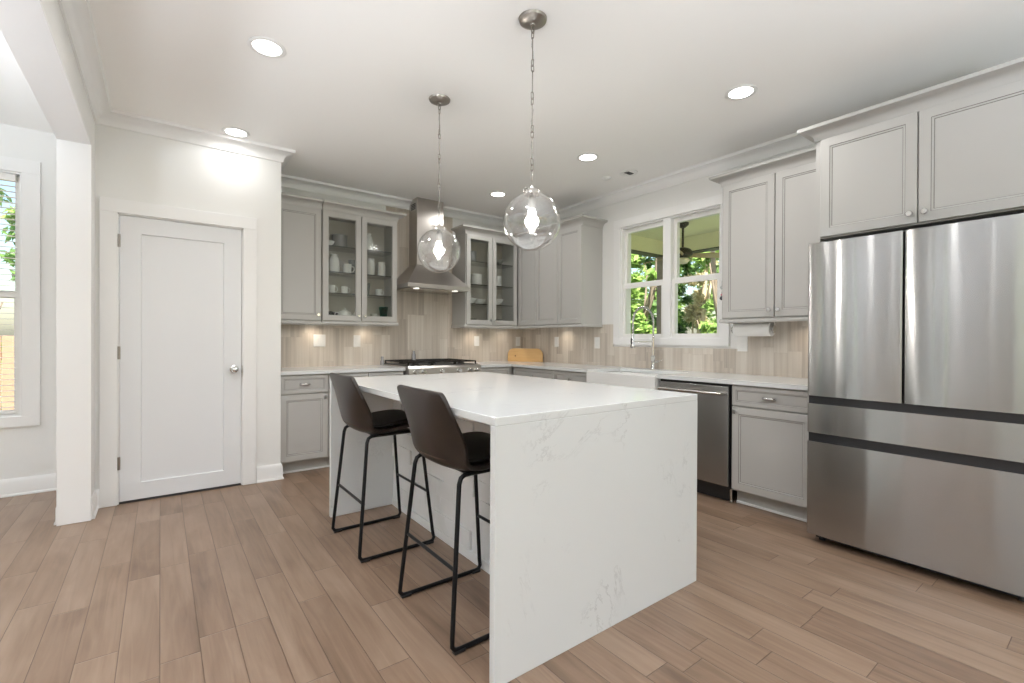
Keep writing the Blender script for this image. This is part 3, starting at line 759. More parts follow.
# --- base cabinets
CZ0, CZ1 = .865, .895
YC = 4.38; dc = YB-YC-.001
def basecab(label, x, w, doors, drawers, **k):
    return cabinet('base_cabinet', label, (x, YC, 0), 0, w, 0, CZ0-.001, dc, doors, drawers, toe=1, **k)
basecab('grey base cabinet with one drawer and door beside the pantry wall', .810, .403, [(.003, .399, .118, .692, 'r', 't')], [(.003, .399, .700, .855)])
basecab('grey base cabinet between the pantry side cabinet and the range', 1.215, .718, [(.003, .357, .118, .692, 'r', 't'), (.361, .715, .118, .692, 'l', 't')], [(.003, .357, .700, .855), (.361, .715, .700, .855)])
basecab('grey base cabinet between the range and the counter corner', 2.802, .486, [(.003, .44, .118, .692, 'l', 't')], [(.003, .44, .700, .855)])
XC = 3.29; dcx = XR-XC-.001
def basecabx(label, y, w, doors, drawers, **k):
    return cabinet('base_cabinet', label, (XC, y, 0), R(-90), w, 0, CZ0-.001, dcx, doors, drawers, toe=1, **k)
basecabx('dark shaded grey base cabinet under the wooden cutting board corner', 4.362, .722, [(.03, .722-.003, .118, .692, 'r', 't')], [(.03, .719, .700, .855, 'k')])
basecabx('grey drawer base cabinet beside the white farmhouse sink', 3.638, .498, [(.003, .495, .118, .692, 'l', 't')], [(.003, .495, .700, .855, 'k')])
t = cabinet('base_cabinet', 'grey sink cabinet under the white farmhouse sink', (XC, 3.138, 0), R(-90), .783, 0, .64, dcx, [(.003, .393, .118, .625, 'r', 't'), (.397, .780, .118, .625, 'l', 't')], toe=1)
basecabx('grey base cabinet with drawer and door between dishwasher and refrigerator', 1.743, .540, [(.003, .528, .118, .706, 'l', 't')], [(.003, .528, .716, .855)])

# --- counters
def slab(name, label, boxes):
    b = MB()
    for q in boxes: b.box(*q, CZ0, CZ1, .002)
    return tag(b.build(name, QUARTZ), label, 'countertop')
slab('countertop', 'white quartz countertop between the pantry wall and the range', [(.808, 1.940, 4.34, YB-.013)])
b = MB()
poly = [(2.792, 4.34), (3.245, 4.34), (3.245, 3.135), (3.47, 3.135), (3.47+.26, 3.135), (3.73, 2.345), (3.245, 2.345), (3.245, 1.201), (XR-.013, 1.201), (XR-.013, YB-.013), (2.792, YB-.013)]
poly = [(2.792, 4.34), (3.245, 4.34), (3.245, 3.125), (3.70, 3.125), (3.70, 2.352), (3.245, 2.352), (3.245, 1.201), (XR-.013, 1.201), (XR-.013, YB-.013), (2.792, YB-.013)]
b.ext(poly, 'Z', CZ0, CZ1)
tag(b.build('countertop', QUARTZ), 'white quartz corner countertop running from the range under the window to the refrigerator', 'countertop')

# --- backsplash
tag(MB().box(.808, XR-.001, YB-.012, YB-.0005, CZ0+.03, 1.312).build('backsplash', TILEX), 'greige vertical stone tile band behind the range under the cabinets', 'backsplash')
tag(MB().box(1.987, 2.819, YB-.012, YB-.0005, 1.312, 2.64).build('backsplash', TILEX), 'greige vertical stone tile rising behind the hood between the cabinets', 'backsplash')
b = MB(); b.box(XR-.012, XR-.0005, 1.2, 3.54, CZ0+.03, 1.105); b.box(XR-.012, XR-.0005, 1.2, 2.01, 1.105, 1.345); b.box(XR-.012, XR-.0005, 3.385, YB-.013, 1.105, 1.345); b.box(XR-.012, XR-.0005, 3.54, YB-.013, CZ0+.03, 1.105)
tag(b.build('backsplash', TILEY), 'greige vertical stone tile backsplash below the sink window', 'backsplash')

# --- outlets and switches
def plate(x, y, z, w, h, wall_, label, kind='outlet'):
    rz = 0 if wall_ == 'b' else R(-90)
    t = thing('wall_outlet' if kind == 'outlet' else 'light_switch', label, 'outlet' if kind == 'outlet' else 'switch', (x, y, z), rz)
    MB().box(-w/2, w/2, -.005, 0, -h/2, h/2, .002).build('cover_plate', PLAST, t)
    n = max(1, round(w/.05)-1) if kind != 'outlet' else 1
    for k in range(n):
        cx = (k-(n-1)/2)*.046
        if kind == 'outlet':
            for s_ in (-1, 1): MB().box(cx-.016, cx+.016, -.0065, -.005, s_*.019-.014, s_*.019+.014, .001).build('socket', CERAM, t)
        else: MB().box(cx-.015, cx+.015, -.008, -.005, -.03, .03, .001).build('rocker', CERAM, t)
yb = YB-.0125; xb = XR-.0125
plate(1.288, yb, 1.157, .118, .122, 'b', 'white double light switch on the tile near the pantry wall', 'switch')
plate(1.668, yb, 1.153, .075, .122, 'b', 'white outlet on the tile below the green cup glass cabinet')
plate(3.169, yb, 1.155, .075, .122, 'b', 'white outlet on the tile below the cabinet of white bowls')
plate(3.822, yb, 1.152, .075, .122, 'b', 'white outlet in the tiled corner above the cutting board')
plate(xb, 4.283, 1.15, .075, .122, 'r', 'pale outlet on the window wall tile beyond the cutting board')
plate(xb, 3.616, 1.143, .078, .125, 'r', 'white outlet on the tile between the corner cabinet and window')
plate(xb, 1.983, 1.148, .085, .125, 'r', 'white outlet on the tile below the paper towel roll')

# ------------------------------------------------------------------ range hood
h = thing('range_hood', 'stainless steel chimney range hood above the gas range', 'range hood', (2.40, YB-.013, 0))
b = MB(); hw = .375; f = -.485; z0, z1, z2 = 1.695, 1.755, 2.00
b.box(-hw, hw, f, 0, z0+.02, z1)
# canopy: tapered sides
A = [(-hw, f, z1), (hw, f, z1), (hw, 0, z1), (-hw, 0, z1)]; B = [(-.14, -.20, z2), (.185, -.20, z2), (.185, 0, z2), (-.14, 0, z2)]
va = [b.bm.verts.new(p) for p in A]; vb = [b.bm.verts.new(p) for p in B]
for k in range(4): b.bm.faces.new((va[k], va[(k+1) % 4], vb[(k+1) % 4], vb[k]))
b.bm.faces.new(vb)
b.build('canopy_hood', STEELH, h)
b = MB(); b.box(-hw-.002, hw+.002, f-.012, f, z0+.018, z1+.002, .004); b.build('front_rim', STEELH, h)
b = MB(); b.box(-hw+.02, hw-.02, f+.02, -.02, z0+.012, z0+.022); b.build('filter', NICKEL, h)
for sx in (-.26, .20): MB().lathe([(0, -.004), (.03, -.004), (.032, .004), (0, .004)], (sx, f+.045, z0+.012), 20).build('hood_light', HLENS, h, smooth=40)
b = MB()
for k in range(3): b.cyl((-.03+k*.03, f-.012, z1-.03), (-.03+k*.03, f-.016, z1-.03), .005, n=10)
b.build('button', CHROME, h)
ch = MB().box(-.14, .185, -.20, 0, z2-.001, H-.001).build('chimney', STEELH, h)
b = MB()
for k in range(4):
    b.box(-.1425, -.14, -.16, -.05, 2.62+.018*k, 2.63+.018*k)
b.build('vent_slots', DARK, ch)
for sx in (-.26, .20):
    l = bpy.data.lights.new('hood_lamp', 'SPOT'); l.energy = 2.5; l.spot_size = R(110); l.spot_blend = 1; l.shadow_soft_size = .03; l.color = (1, .93, .84)
    o = bpy.data.objects.new('hood_lamp', l); COL.objects.link(o); o.parent = h; o.location = (sx, f+.045, z0)

# ------------------------------------------------------------------ range
g = thing('gas_range', 'stainless steel gas range with black grates between the counters', 'range', (1.945, YB-.013, 0))
gw = .842; fy = -.70
MB().box(0, gw, fy+.05, 0, .10, .905, .003).build('oven_body', STEELH, g)
MB().box(.03, gw-.03, fy+.10, -.02, 0.0, .10).build('base', BLACKP, g)
b = MB(); b.ext([(fy+.05, .80), (fy, .815), (fy+.005, .885), (fy+.03, .908), (fy+.05, .908)], 'X', 0.0, gw); cp = b.build('control_panel', STEELH, g)
for k, kx in enumerate((.065, .155, .36, .56, .69, .775)):
    b = MB(); b.lathe([(0, -.040), (.017, -.040), (.019, -.036), (.020, -.008), (.025, -.006), (.026, 0), (0, 0)], (kx, fy+.001, .852), 20, 'Y'); b.build('knob', CHROME, cp, smooth=40)
od = MB().box(.006, gw-.006, fy+.01, fy+.05, .22, .79, .004).build('oven_door', STEELH, g)
MB().box(.15, gw-.15, fy+.008, fy+.012, .36, .66, .001).build('oven_window', BLACKP, od)
b = MB(); b.cyl((.06, fy-.035, .74), (gw-.06, fy-.035, .74), .011); b.cyl((.09, fy-.035, .74), (.09, fy+.012, .74), .007); b.cyl((gw-.09, fy-.035, .74), (gw-.09, fy+.012, .74), .007); b.build('oven_handle', NICKEL, od, smooth=40)
MB().box(.006, gw-.006, fy+.012, fy+.05, .11, .21, .004).build('warming_drawer', STEELH, g)
MB().box(.01, gw-.01, fy+.06, -.01, .905, .912, .002).build('cooktop', BLACKP, g)
for k in range(3):
    x0 = .02+k*.268; x1 = x0+.262; b = MB(); y0, y1 = fy+.07, -.03
    for zz in (.936,):
        b.box(x0, x1, y0, y0+.012, zz, zz+.012, .002); b.box(x0, x1, y1-.012, y1, zz, zz+.012, .002)
        b.box(x0, x0+.012, y0, y1, zz, zz+.012, .002); b.box(x1-.012, x1, y0, y1, zz, zz+.012, .002)
        b.box((x0+x1)/2-.005, (x0+x1)/2+.005, y0, y1, zz, zz+.012)
        for q in (.25, .5, .75): b.box(x0, x1, y0+(y1-y0)*q-.005, y0+(y1-y0)*q+.005, zz, zz+.012)
    for (lx, ly) in ((x0, y0), (x1-.012, y0), (x0, y1-.012), (x1-.012, y1-.012)): b.box(lx, lx+.012, ly, ly+.012, .912, .937)
    b.build('grate', IRON, g)
for (bx, by) in ((.15, -.52), (.15, -.2), (.42, -.36), (.69, -.52), (.69, -.2)):
    MB().lathe([(0, .928), (.03, .928), (.036, .922), (.045, .913), (.046, .912), (0, .912)], (bx, by, 0), 20).build('burner', IRON, g, smooth=40)

tag(MB().lathe([(0, .095), (.012, .093), (.016, .080), (.013, .06), (.020, .045), (.022, .0), (0, 0)], n=20).build('pepper_grinder', CERAMG, smooth=50, loc=(1.905, 4.86, CZ1)), 'small grey pepper grinder on the counter beside the range', 'grinder')
tag(MB().lathe([(0, .130), (.012, .128), (.014, .105), (.022, .09), (.024, .0), (0, 0)], n=20).build('spice_bottle', CERAMG, smooth=50, loc=(2.30, YB-.055, .9125)), 'slim grey bottle standing behind the range grates', 'bottle')

# ------------------------------------------------------------------ sink and faucet
s = thing('farmhouse_sink', 'white apron front farmhouse sink under the window', 'sink', (3.215, 3.12, 0), R(-90))
sw = .766; sd = .48
b = MB(); zt, zb2 = .884, .645
b.box(0, sw, 0, .028, zb2, zt, .006); b.box(0, sw, sd-.025, sd, zb2, zt-.022, .003); b.box(0, .025, .028, sd-.025, zb2, zt-.022); b.box(sw-.025, sw, .028, sd-.025, zb2, zt-.022)
b.box(.025, sw-.025, .028, sd-.025, zb2, zb2+.025)
b.build('basin', CERAM, s)
MB().lathe([(0, .674), (.03, .674), (.042, .6715), (0, .6715)], (sw/2, sd/2, 0), 24).build('drain', NICKEL, s, smooth=40)

fa = thing('kitchen_faucet', 'tall chrome spring neck faucet behind the farmhouse sink', 'faucet', (3.80, 2.80, CZ1))
MB().lathe([(0, 0), (.030, 0), (.030, .006), (.024, .012), (.021, .016), (.021, .11), (.024, .115), (.024, .125), (.015, .135), (.0135, .30), (0, .30)], n=24).build('post', CHROME, fa, smooth=40)
hd = Vector((-.25, .045, 0)); 
path = []
for k in range(21):
    a = PI*k/20; path.append(Vector((0, 0, .44))+hd*(.5-.5*math.cos(a))+Vector((0, 0, .155*math.sin(a))))
path = [Vector((0, 0, .29)), Vector((0, 0, .36))]+path+[hd+Vector((0, 0, .38)), hd+Vector((0, 0, .33))]
MB().tube(path, .0065, 10).build('hose', NICKEL, fa, smooth=True)
b = MB(); pts = []; tot = 0; seg = [0]
for i in range(1, len(path)): tot += (path[i]-path[i-1]).length; seg.append(tot)
turns = 62; n_ = turns*9
for k in range(n_+1):
    s0 = tot*k/n_; i = max(j for j in range(len(seg)) if seg[j] <= s0+1e-9); i = min(i, len(path)-2)
    fr_ = (s0-seg[i])/max(1e-9, seg[i+1]-seg[i]); p = path[i].lerp(path[i+1], fr_); tg = (path[i+1]-path[i]).normalized()
    side = tg.cross(hd.normalized()).normalized() if abs(tg.dot(hd.normalized())) < .999 else Vector((0, 1, 0))
    side = Vector((-hd.y, hd.x, 0)).normalized(); up = tg.cross(side).normalized(); a = 2*PI*k/9
    pts.append(p+(side*math.cos(a)+up*math.sin(a))*.0105)
b.tube(pts, .0022, 5); b.build('spring', CHROME, fa, smooth=True)
MB().lathe([(0, .345), (.012, .345), (.014, .33), (.015, .25), (.020, .235), (.022, .215), (.019, .205), (0, .205)], (hd.x, hd.y, 0), 20).build('spray_head', CHROME, fa, smooth=40)
MB().box(hd.x-.024, hd.x-.012, hd.y-.007, hd.y+.007, .245, .30, .003).build('spray_lever', BLACKP, fa)
b = MB(); b.cyl((0, 0, .265), (hd.x*.93, hd.y*.93, .265), .005, n=10); b.tube([(hd.x+.020*math.cos(2*PI*k/14), hd.y+.020*math.sin(2*PI*k/14), .265) for k in range(14)], .004, 8, closed=True); b.build('docking_arm', CHROME, fa, smooth=40)
b = MB(); b.cyl((0, -.02, .075), (0, -.055, .078), .011, n=14); b.cyl((0, -.05, .078), (-.03, -.125, .098), .006, .0045, n=10); b.build('lever_handle', CHROME, fa, smooth=40)

# ------------------------------------------------------------------ dishwasher
dw = thing('dishwasher', 'stainless steel dishwasher with bar handle beside the sink', 'dishwasher', (3.27, 2.350, 0), R(-90))
ww = .598
MB().box(.004, ww-.004, .012, .58, .10, .860).build('tub_body', BLACKP, dw)
b = MB(); b.box(.008, ww-.005, -.018, .010, .125, .845, .005); dd_ = b.build('door_panel', STEEL, dw)
b = MB(); b.cyl((.035, -.060, .792), (ww-.035, -.060, .792), .010, n=16); b.cyl((.06, -.060, .792), (.06, -.016, .797), .008); b.cyl((ww-.06, -.060, .792), (ww-.06, -.016, .797), .008)
b.build('bar_handle', NICKEL, dd_, smooth=40)
MB().box(.01, ww-.03, .05, .06, .005, .10).build('toe_kick', BLACKP, dw)
b = MB(); b.cyl((ww-.018, .055, 0), (ww-.018, .055, .095), .008, n=12); b.cyl((ww-.018, .055, 0), (ww-.018, .055, .012), .018, n=16); b.build('leveling_leg', NICKEL, dw, smooth=40)

# ------------------------------------------------------------------ refrigerator
fr = thing('refrigerator', 'large stainless steel french door refrigerator with two lower drawers', 'refrigerator', (3.04, 1.165, 0), R(-90))
fw = .910
MB().box(.004, fw-.004, .065, .80, .045, 1.735, .004).build('body', pmat('fridge_side_grey', (.10, .10, .105), .4, metal=.3, var=.03), fr)
def fpanel(x0, x1, a, c, nm):
    b = MB(); n = 12; P = []
    prof = []
    # slightly bowed front with rolled side edges
    for k in range(n+1):
        u = k/n; x = x0+(x1-x0)*u
        prof.append((x, 0))
    pts = [(x0, .060), (x0, .012), (x0+.0035, .0035), (x0+.012, 0), (x1-.012, 0), (x1-.0035, .0035), (x1, .012), (x1, .060)]
    b.ext([(p[0], p[1]) for p in pts], 'Z', a, c)
    return b.build(nm, STEEL, fr, smooth=30)
fpanel(0, .4425, .857, 1.743, 'door'); fpanel(.4475, fw, .857, 1.743, 'door')
fpanel(0, fw, .643, .812, 'drawer'); fpanel(0, fw, .052, .592, 'drawer')
MB().box(.004, fw-.004, .018, .062, .812, .857).build('handle_recess', BLACKP, fr)
MB().box(.004, fw-.004, .018, .062, .592, .643).build('handle_recess', BLACKP, fr)
MB().box(.4425, .4475, .02, .062, .857, 1.74).build('door_gasket', DARK, fr)
MB().box(.02, fw-.02, .09, .12, .010, .045).build('toe_grille', BLACKP, fr)
for x in (.05, fw-.05): MB().cyl((x, .10, 0), (x, .10, .045), .018).build('foot', BLACKP, fr)

# ------------------------------------------------------------------ under-cabinet lights
def puck(x, y, label, p=1.1):
    t = thing('under_cabinet_light', label, 'cabinet light', (x, y, UB), 0, 'small lights under the wall cabinets')
    MB().lathe([(0, -.010), (.026, -.010), (.03, -.006), (.031, -.0005), (0, -.0005)], n=20).build('housing', WHITEM, t, smooth=40)
    MB().lathe([(0, -.0125), (.022, -.0125), (.023, -.0102), (0, -.0102)], n=20).build('lens', LENS, t, smooth=40)
    l = bpy.data.lights.new('puck_lamp', 'SPOT'); l.energy = p; l.spot_size = R(150); l.spot_blend = 1; l.shadow_soft_size = .03; l.color = (1, .84, .66)
    o = bpy.data.objects.new('puck_lamp', l); COL.objects.link(o); o.parent = t; o.location = (0, 0, -.02)
puck(1.22, 4.88, 'small round light under the wall cabinet nearest the pantry', 2.6)
puck(1.75, 4.88, 'small round light under the glass cabinet beside the hood', 1.6)
puck(3.08, 4.86, 'small round light under the glass cabinet by the corner', 2.6)
puck(3.55, 4.86, 'small round light under the corner of the wall cabinets', 1.6)
puck(3.80, 4.10, 'small round light under the corner cabinet facing the window', 2.0)
puck(3.80, 1.45, 'small round light under the cabinet beside the refrigerator', 2.0)

# ------------------------------------------------------------------ counter items
cb = thing('cutting_board', 'pale maple cutting board leaning across the counter corner', 'cutting board', (3.735, 4.70, CZ1), math.atan2(4.50-4.90, 3.86-3.60))
b = MB(); wv, hv = .235, .168
pts = [(-wv, 0), (wv, 0)]+arc(wv-.08, hv-.08, .08, 0, 90, 10)+arc(-wv+.08, hv-.08, .08, 90, 180, 10)
b.ext(pts, 'Y', -.010, .010)
o = b.build('board', MAPLE, cb, smooth=35); bv = o.modifiers.new('round', 'BEVEL'); bv.width = .004; bv.segments = 2
b = MB(); b.lathe([(0, -.0112), (.010, -.0112), (.010, -.0098), (0, -.0098)], (-.13, 0, .072), 16, 'Y'); b.build('hole_disc', pmat('hole_disc', (.25, .13, .05), .6, var=.1), cb)  # flat dark disc painting the shade of the board's round hole

pt = thing('paper_towel_roll', 'white paper towel roll mounted under the wall cabinet beside the window', 'paper towels', (3.70, 1.80, 1.262), 0)
MB().lathe([(.018, -.14), (.052, -.14), (.053, -.138), (.053, .138), (.052, .14), (.018, .14)], n=32, axis='Y', loop=True).build('roll', PAPER, pt, smooth=40)
b = MB(); b.cyl((0, -.155, 0), (0, .155, 0), .008, n=12)
for y in (-.155, .155): b.cyl((0, y, 0), (0, y, .054), .006, n=10); b.cyl((0, y-.006, 0), (0, y+.006, 0), .03, n=20)
b.box(-.015, .015, -.16, .16, .0505, .0525)
b.build('holder', NICKEL, pt, smooth=40)

om = thing('hanging_ornament', 'small beaded hanging ornament at the window edge beside the wall cabinet', 'ornament', (3.66, 2.032, 1.650))
b = MB(); b.tube([(-.006, -.032, .02), (-.006, -.01, .022), (-.006, 0, .01), (-.006, 0, -.12)], .0013, 6); b.box(-.014, .002, -.032, -.028, .008, .034, .001); b.build('hook', BRONZE, om, smooth=40)
for k, (r0, z, mt) in enumerate(((.016, -.045, CLEARG), (.013, -.075, PAPER), (.011, -.102, pmat('pink_bead', (.6, .25, .3), .2, var=.05)), (.018, -.130, CERAMD))):
    b = MB(); b.lathe([(0, r0), (r0*.7, r0*.7), (r0, 0), (r0*.7, -r0*.7), (0, -r0)], (-.006, 0, z), 14); b.build('bead', mt, om, smooth=True)

# ------------------------------------------------------------------ dishes in the glass cabinets
def cupmesh(kind, sc_=1.0):
    b = MB(); s_ = sc_
    if kind == 'mug':
        b.lathe([(0, 0), (.030*s_, 0), (.034*s_, .006), (.038*s_, .085*s_), (.036*s_, .085*s_), (.032*s_, .008), (0, .008)], n=24)
        b.tube([(.036*s_+.0*s_, 0, .070*s_), (.058*s_, 0, .066*s_), (.062*s_, 0, .042*s_), (.050*s_, 0, .022*s_), (.034*s_, 0, .020*s_)], .005*s_, 8)
    elif kind == 'jar': b.lathe([(0, 0), (.034, 0), (.040, .008), (.040, .12*s_), (.034, .135*s_), (.034, .142*s_), (.037, .143*s_), (.037, .160*s_), (.0, .163*s_)], n=24)
    elif kind == 'vase': b.lathe([(0, 0), (.040, 0), (.052, .03), (.054, .10*s_), (.046, .15*s_), (.030, .175*s_), (.036, .195*s_), (.032, .195*s_), (.026, .175*s_), (0, .17*s_)], n=24)
    elif kind == 'bowl': b.lathe([(0, 0), (.035, 0), (.036, .006), (.070*s_, .035*s_), (.082*s_, .065*s_), (.079*s_, .065*s_), (.066*s_, .037*s_), (.030, .010), (0, .010)], n=28)
    elif kind == 'glass': b.lathe([(0, 0), (.028, 0), (.030, .004), (.036*s_, .11*s_), (.034*s_, .11*s_), (.028, .008), (0, .008)], n=20)
    elif kind == 'pot':
        b.lathe([(0, 0), (.042, 0), (.062, .02), (.070, .05), (.060, .085), (.030, .098), (.028, .104), (.010, .107), (.012, .122), (0, .125)], n=28)
        b.tube([(.062, 0, .045), (.09, 0, .06), (.108, 0, .09)], [.013, .010, .007], 8)
        b.tube([(-.06, 0, .075), (-.095, 0, .075), (-.10, 0, .045), (-.066, 0, .032)], .006, 8)
    elif kind == 'plates':
        for k in range(6): b.lathe([(0, .006*k), (.06, .006*k), (.12, .006*k+.012), (.12, .006*k+.015), (.06, .006*k+.004), (0, .006*k+.004)], n=32)
    elif kind == 'canister': b.lathe([(0, 0), (.070, 0), (.073, .004), (.073, .12), (.075, .122), (.075, .135), (.0, .138)], n=28)
    return b
Z0 = UB+.018
items = [
 # left glass cabinet (x, y, z, kind, scale, material, name, label)
 (1.335, 4.83, Z0, 'mug', 1.0, CERAMD, 'mug', 'dark mug at the bottom of the hood side glass cabinet'),
 (1.42, 4.88, Z0, 'mug', .95, CERAMD, 'mug', 'dark mug behind the white teapot on the bottom shelf'),
 (1.49, 4.80, Z0, 'pot', .9, CERAM, 'teapot', 'round white teapot on the bottom of the glass cabinet'),
 (1.36, 4.82, 1.625, 'mug', 1.0, CERAM, 'mug', 'white mug on the lowest shelf beside a second white mug'),
 (1.485, 4.80, 1.625, 'mug', .9, CERAM, 'mug', 'smaller white mug on the lowest shelf by the door stile'),
 (1.39, 4.82, 1.832, 'vase', .95, CERAM, 'vase', 'white vase on the middle shelf of the hood side cabinet'),
 (1.515, 4.81, 1.832, 'mug', 1.15, CERAM, 'mug', 'large white mug on the middle shelf beside the vase'),
 (1.60, 4.88, 1.832, 'glass', 1.4, CERAMG, 'tumbler', 'grey tumbler on the middle shelf behind the large mug'),
 (1.32, 4.80, 2.085, 'bowl', .8, CERAM, 'bowl', 'shallow white bowl on the top shelf near the solid door'),
 (1.45, 4.85, 2.085, 'canister', 1, CERAMG, 'canister', 'pale grey canister on the top shelf of the glass cabinet'),
 (1.73, 4.82, 2.085, 'vase', .95, CERAM, 'pitcher', 'tall white pitcher alone on the top shelf'),
 (1.765, 4.83, 1.832, 'jar', 1.15, CERAM, 'jar', 'taller lidded white jar on the middle shelf'),
 (1.875, 4.81, 1.832, 'jar', .95, CERAM, 'jar', 'shorter lidded white jar on the middle shelf'),
 (1.72, 4.84, 1.625, 'glass', 1.2, CLEARG, 'drinking_glass', 'clear drinking glass on the lowest shelf'),
 (1.85, 4.83, 1.625, 'mug', .9, CERAM, 'mug', 'white mug alone beside the clear glass on the lowest shelf'),
 (1.70, 4.82, Z0, 'bowl', .75, CERAMD, 'bowl', 'small dark bowl on the bottom beside the white cup'),
 (1.79, 4.80, Z0, 'mug', .9, CERAM, 'mug', 'white mug between the dark bowl and green cup'),
 (1.885, 4.78, Z0, 'glass', 1.35, GREENG, 'cup', 'green glass cup on the bottom of the cabinet'),
 # right glass cabinet
 (2.99, 4.83, Z0, 'bowl', 1.0, CLEARG, 'bowl', 'clear glass bowl on the bottom of the corner side cabinet'),
 (3.36, 4.83, Z0, 'bowl', 1.05, CLEARG, 'bowl', 'wide clear bowl on the bottom behind the corner door'),
 (2.98, 4.82, 1.60, 'bowl', 1.05, CERAM, 'bowl', 'white bowl on the lowest shelf near the hood'),
 (3.14, 4.86, 1.60, 'bowl', 1.0, CERAM, 'bowl', 'white bowl behind the middle stiles of the corner cabinet'),
 (3.36, 4.82, 1.60, 'bowl', 1.15, CERAM, 'bowl', 'largest white bowl on the lowest shelf by the corner'),
 (3.08, 4.84, 1.83, 'canister', 1, CERAM, 'canister', 'white canister on the middle shelf beside the stile'),
 (3.36, 4.83, 1.83, 'canister', 1, CERAM, 'canister', 'white canister on the middle shelf by the corner'),
 (3.37, 4.80, 2.10, 'bowl', .9, CLEARG, 'bowl', 'small clear bowl on the top shelf of the corner cabinet'),
 (3.00, 4.85, 2.10, 'canister', 1, CERAMG, 'canister', 'grey canister on the top shelf near the hood'),
]
for (x, y, z, k, s_, mt, nm, lab) in items:
    tag(cupmesh(k, s_).build(nm, mt, smooth=50, loc=(x, y, z+.0005)), lab, nm.replace('_', ' '))

# ------------------------------------------------------------------ outside: ground, porch, fan, trees, fence
struct(MB().box(-40, 50, -40, 60, -.75, -.55).build('ground', GRASS))
struct(MB().box(XR+T, 6.6, -2.5, 4.62, -.25, -.05).build('porch_deck', DECK))
b = MB()
for k in range(24):
    x0 = XR+T+k*.108; 
    if x0 < 6.55: b.box(x0, min(6.6, x0+.106), -2.5, 4.62, 2.72, 2.74)
struct(b.build('porch_ceiling', PORCHC))
struct(MB().box(XR+T, 6.62, -2.52, 4.64, 2.745, 2.86).build('porch_roof', PORCHG))
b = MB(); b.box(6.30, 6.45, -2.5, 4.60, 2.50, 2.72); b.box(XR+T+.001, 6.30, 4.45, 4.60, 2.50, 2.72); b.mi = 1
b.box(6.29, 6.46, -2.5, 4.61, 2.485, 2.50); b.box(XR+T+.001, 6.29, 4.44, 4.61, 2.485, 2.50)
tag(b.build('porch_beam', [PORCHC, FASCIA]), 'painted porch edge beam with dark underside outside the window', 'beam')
for (px, py, lab) in ((6.36, 4.50, 'brown wooden porch post at the roof corner outside the window'), (6.36, .9, 'brown wooden porch post further along the porch edge')):
    t = thing('porch_post', lab, 'post', (px, py, -.05))
    MB().box(-.075, .075, -.075, .075, 0, 2.534, .006).build('shaft', POSTW, t)
    MB().box(-.095, .095, -.095, .095, 0, .16, .006).build('base_wrap', POSTW, t)
fn = thing('ceiling_fan', 'dark bronze ceiling fan hanging from the porch ceiling', 'ceiling fan', (5.50, 3.60, 2.719))
FB = pmat('fan_bronze', (.05, .04, .032), .4, metal=.6, var=.05); FBL = pmat('fan_blade_wood', (.42, .30, .18), .5, var=.12, vscale=14)
MB().lathe([(0, 0), (.075, 0), (.072, -.03), (.03, -.065), (0, -.065)], n=28).build('ceiling_canopy', FB, fn, smooth=40)
MB().cyl((0, 0, -.06), (0, 0, -.33), .014).build('down_rod', FB, fn, smooth=40)
MB().lathe([(0, -.32), (.04, -.325), (.10, -.35), (.125, -.39), (.12, -.43), (.08, -.46), (0, -.465)], n=32).build('motor', FB, fn, smooth=40)
MB().lathe([(0, -.466), (.075, -.466), (.085, -.49), (.06, -.53), (0, -.545)], n=28).build('light_bowl', FROST, fn, smooth=40)
for k in range(3):
    a = R(-40+120*k); b = MB(); c_, s__ = math.cos(a), math.sin(a)
    def Q(r0, t0, z): return (c_*r0-s__*t0, s__*r0+c_*t0, z)
    rows = [[Q(r0, t0*w0, -.43-t0*.018) for t0 in (-1, 1)] for r0, w0 in ((.11, .02), (.18, .05), (.30, .07), (.55, .078), (.66, .072), (.70, .045))]
    b.quadgrid(rows); o = b.build('blade', FBL, fn); md = o.modifiers.new('thick', 'SOLIDIFY'); md.thickness = .008

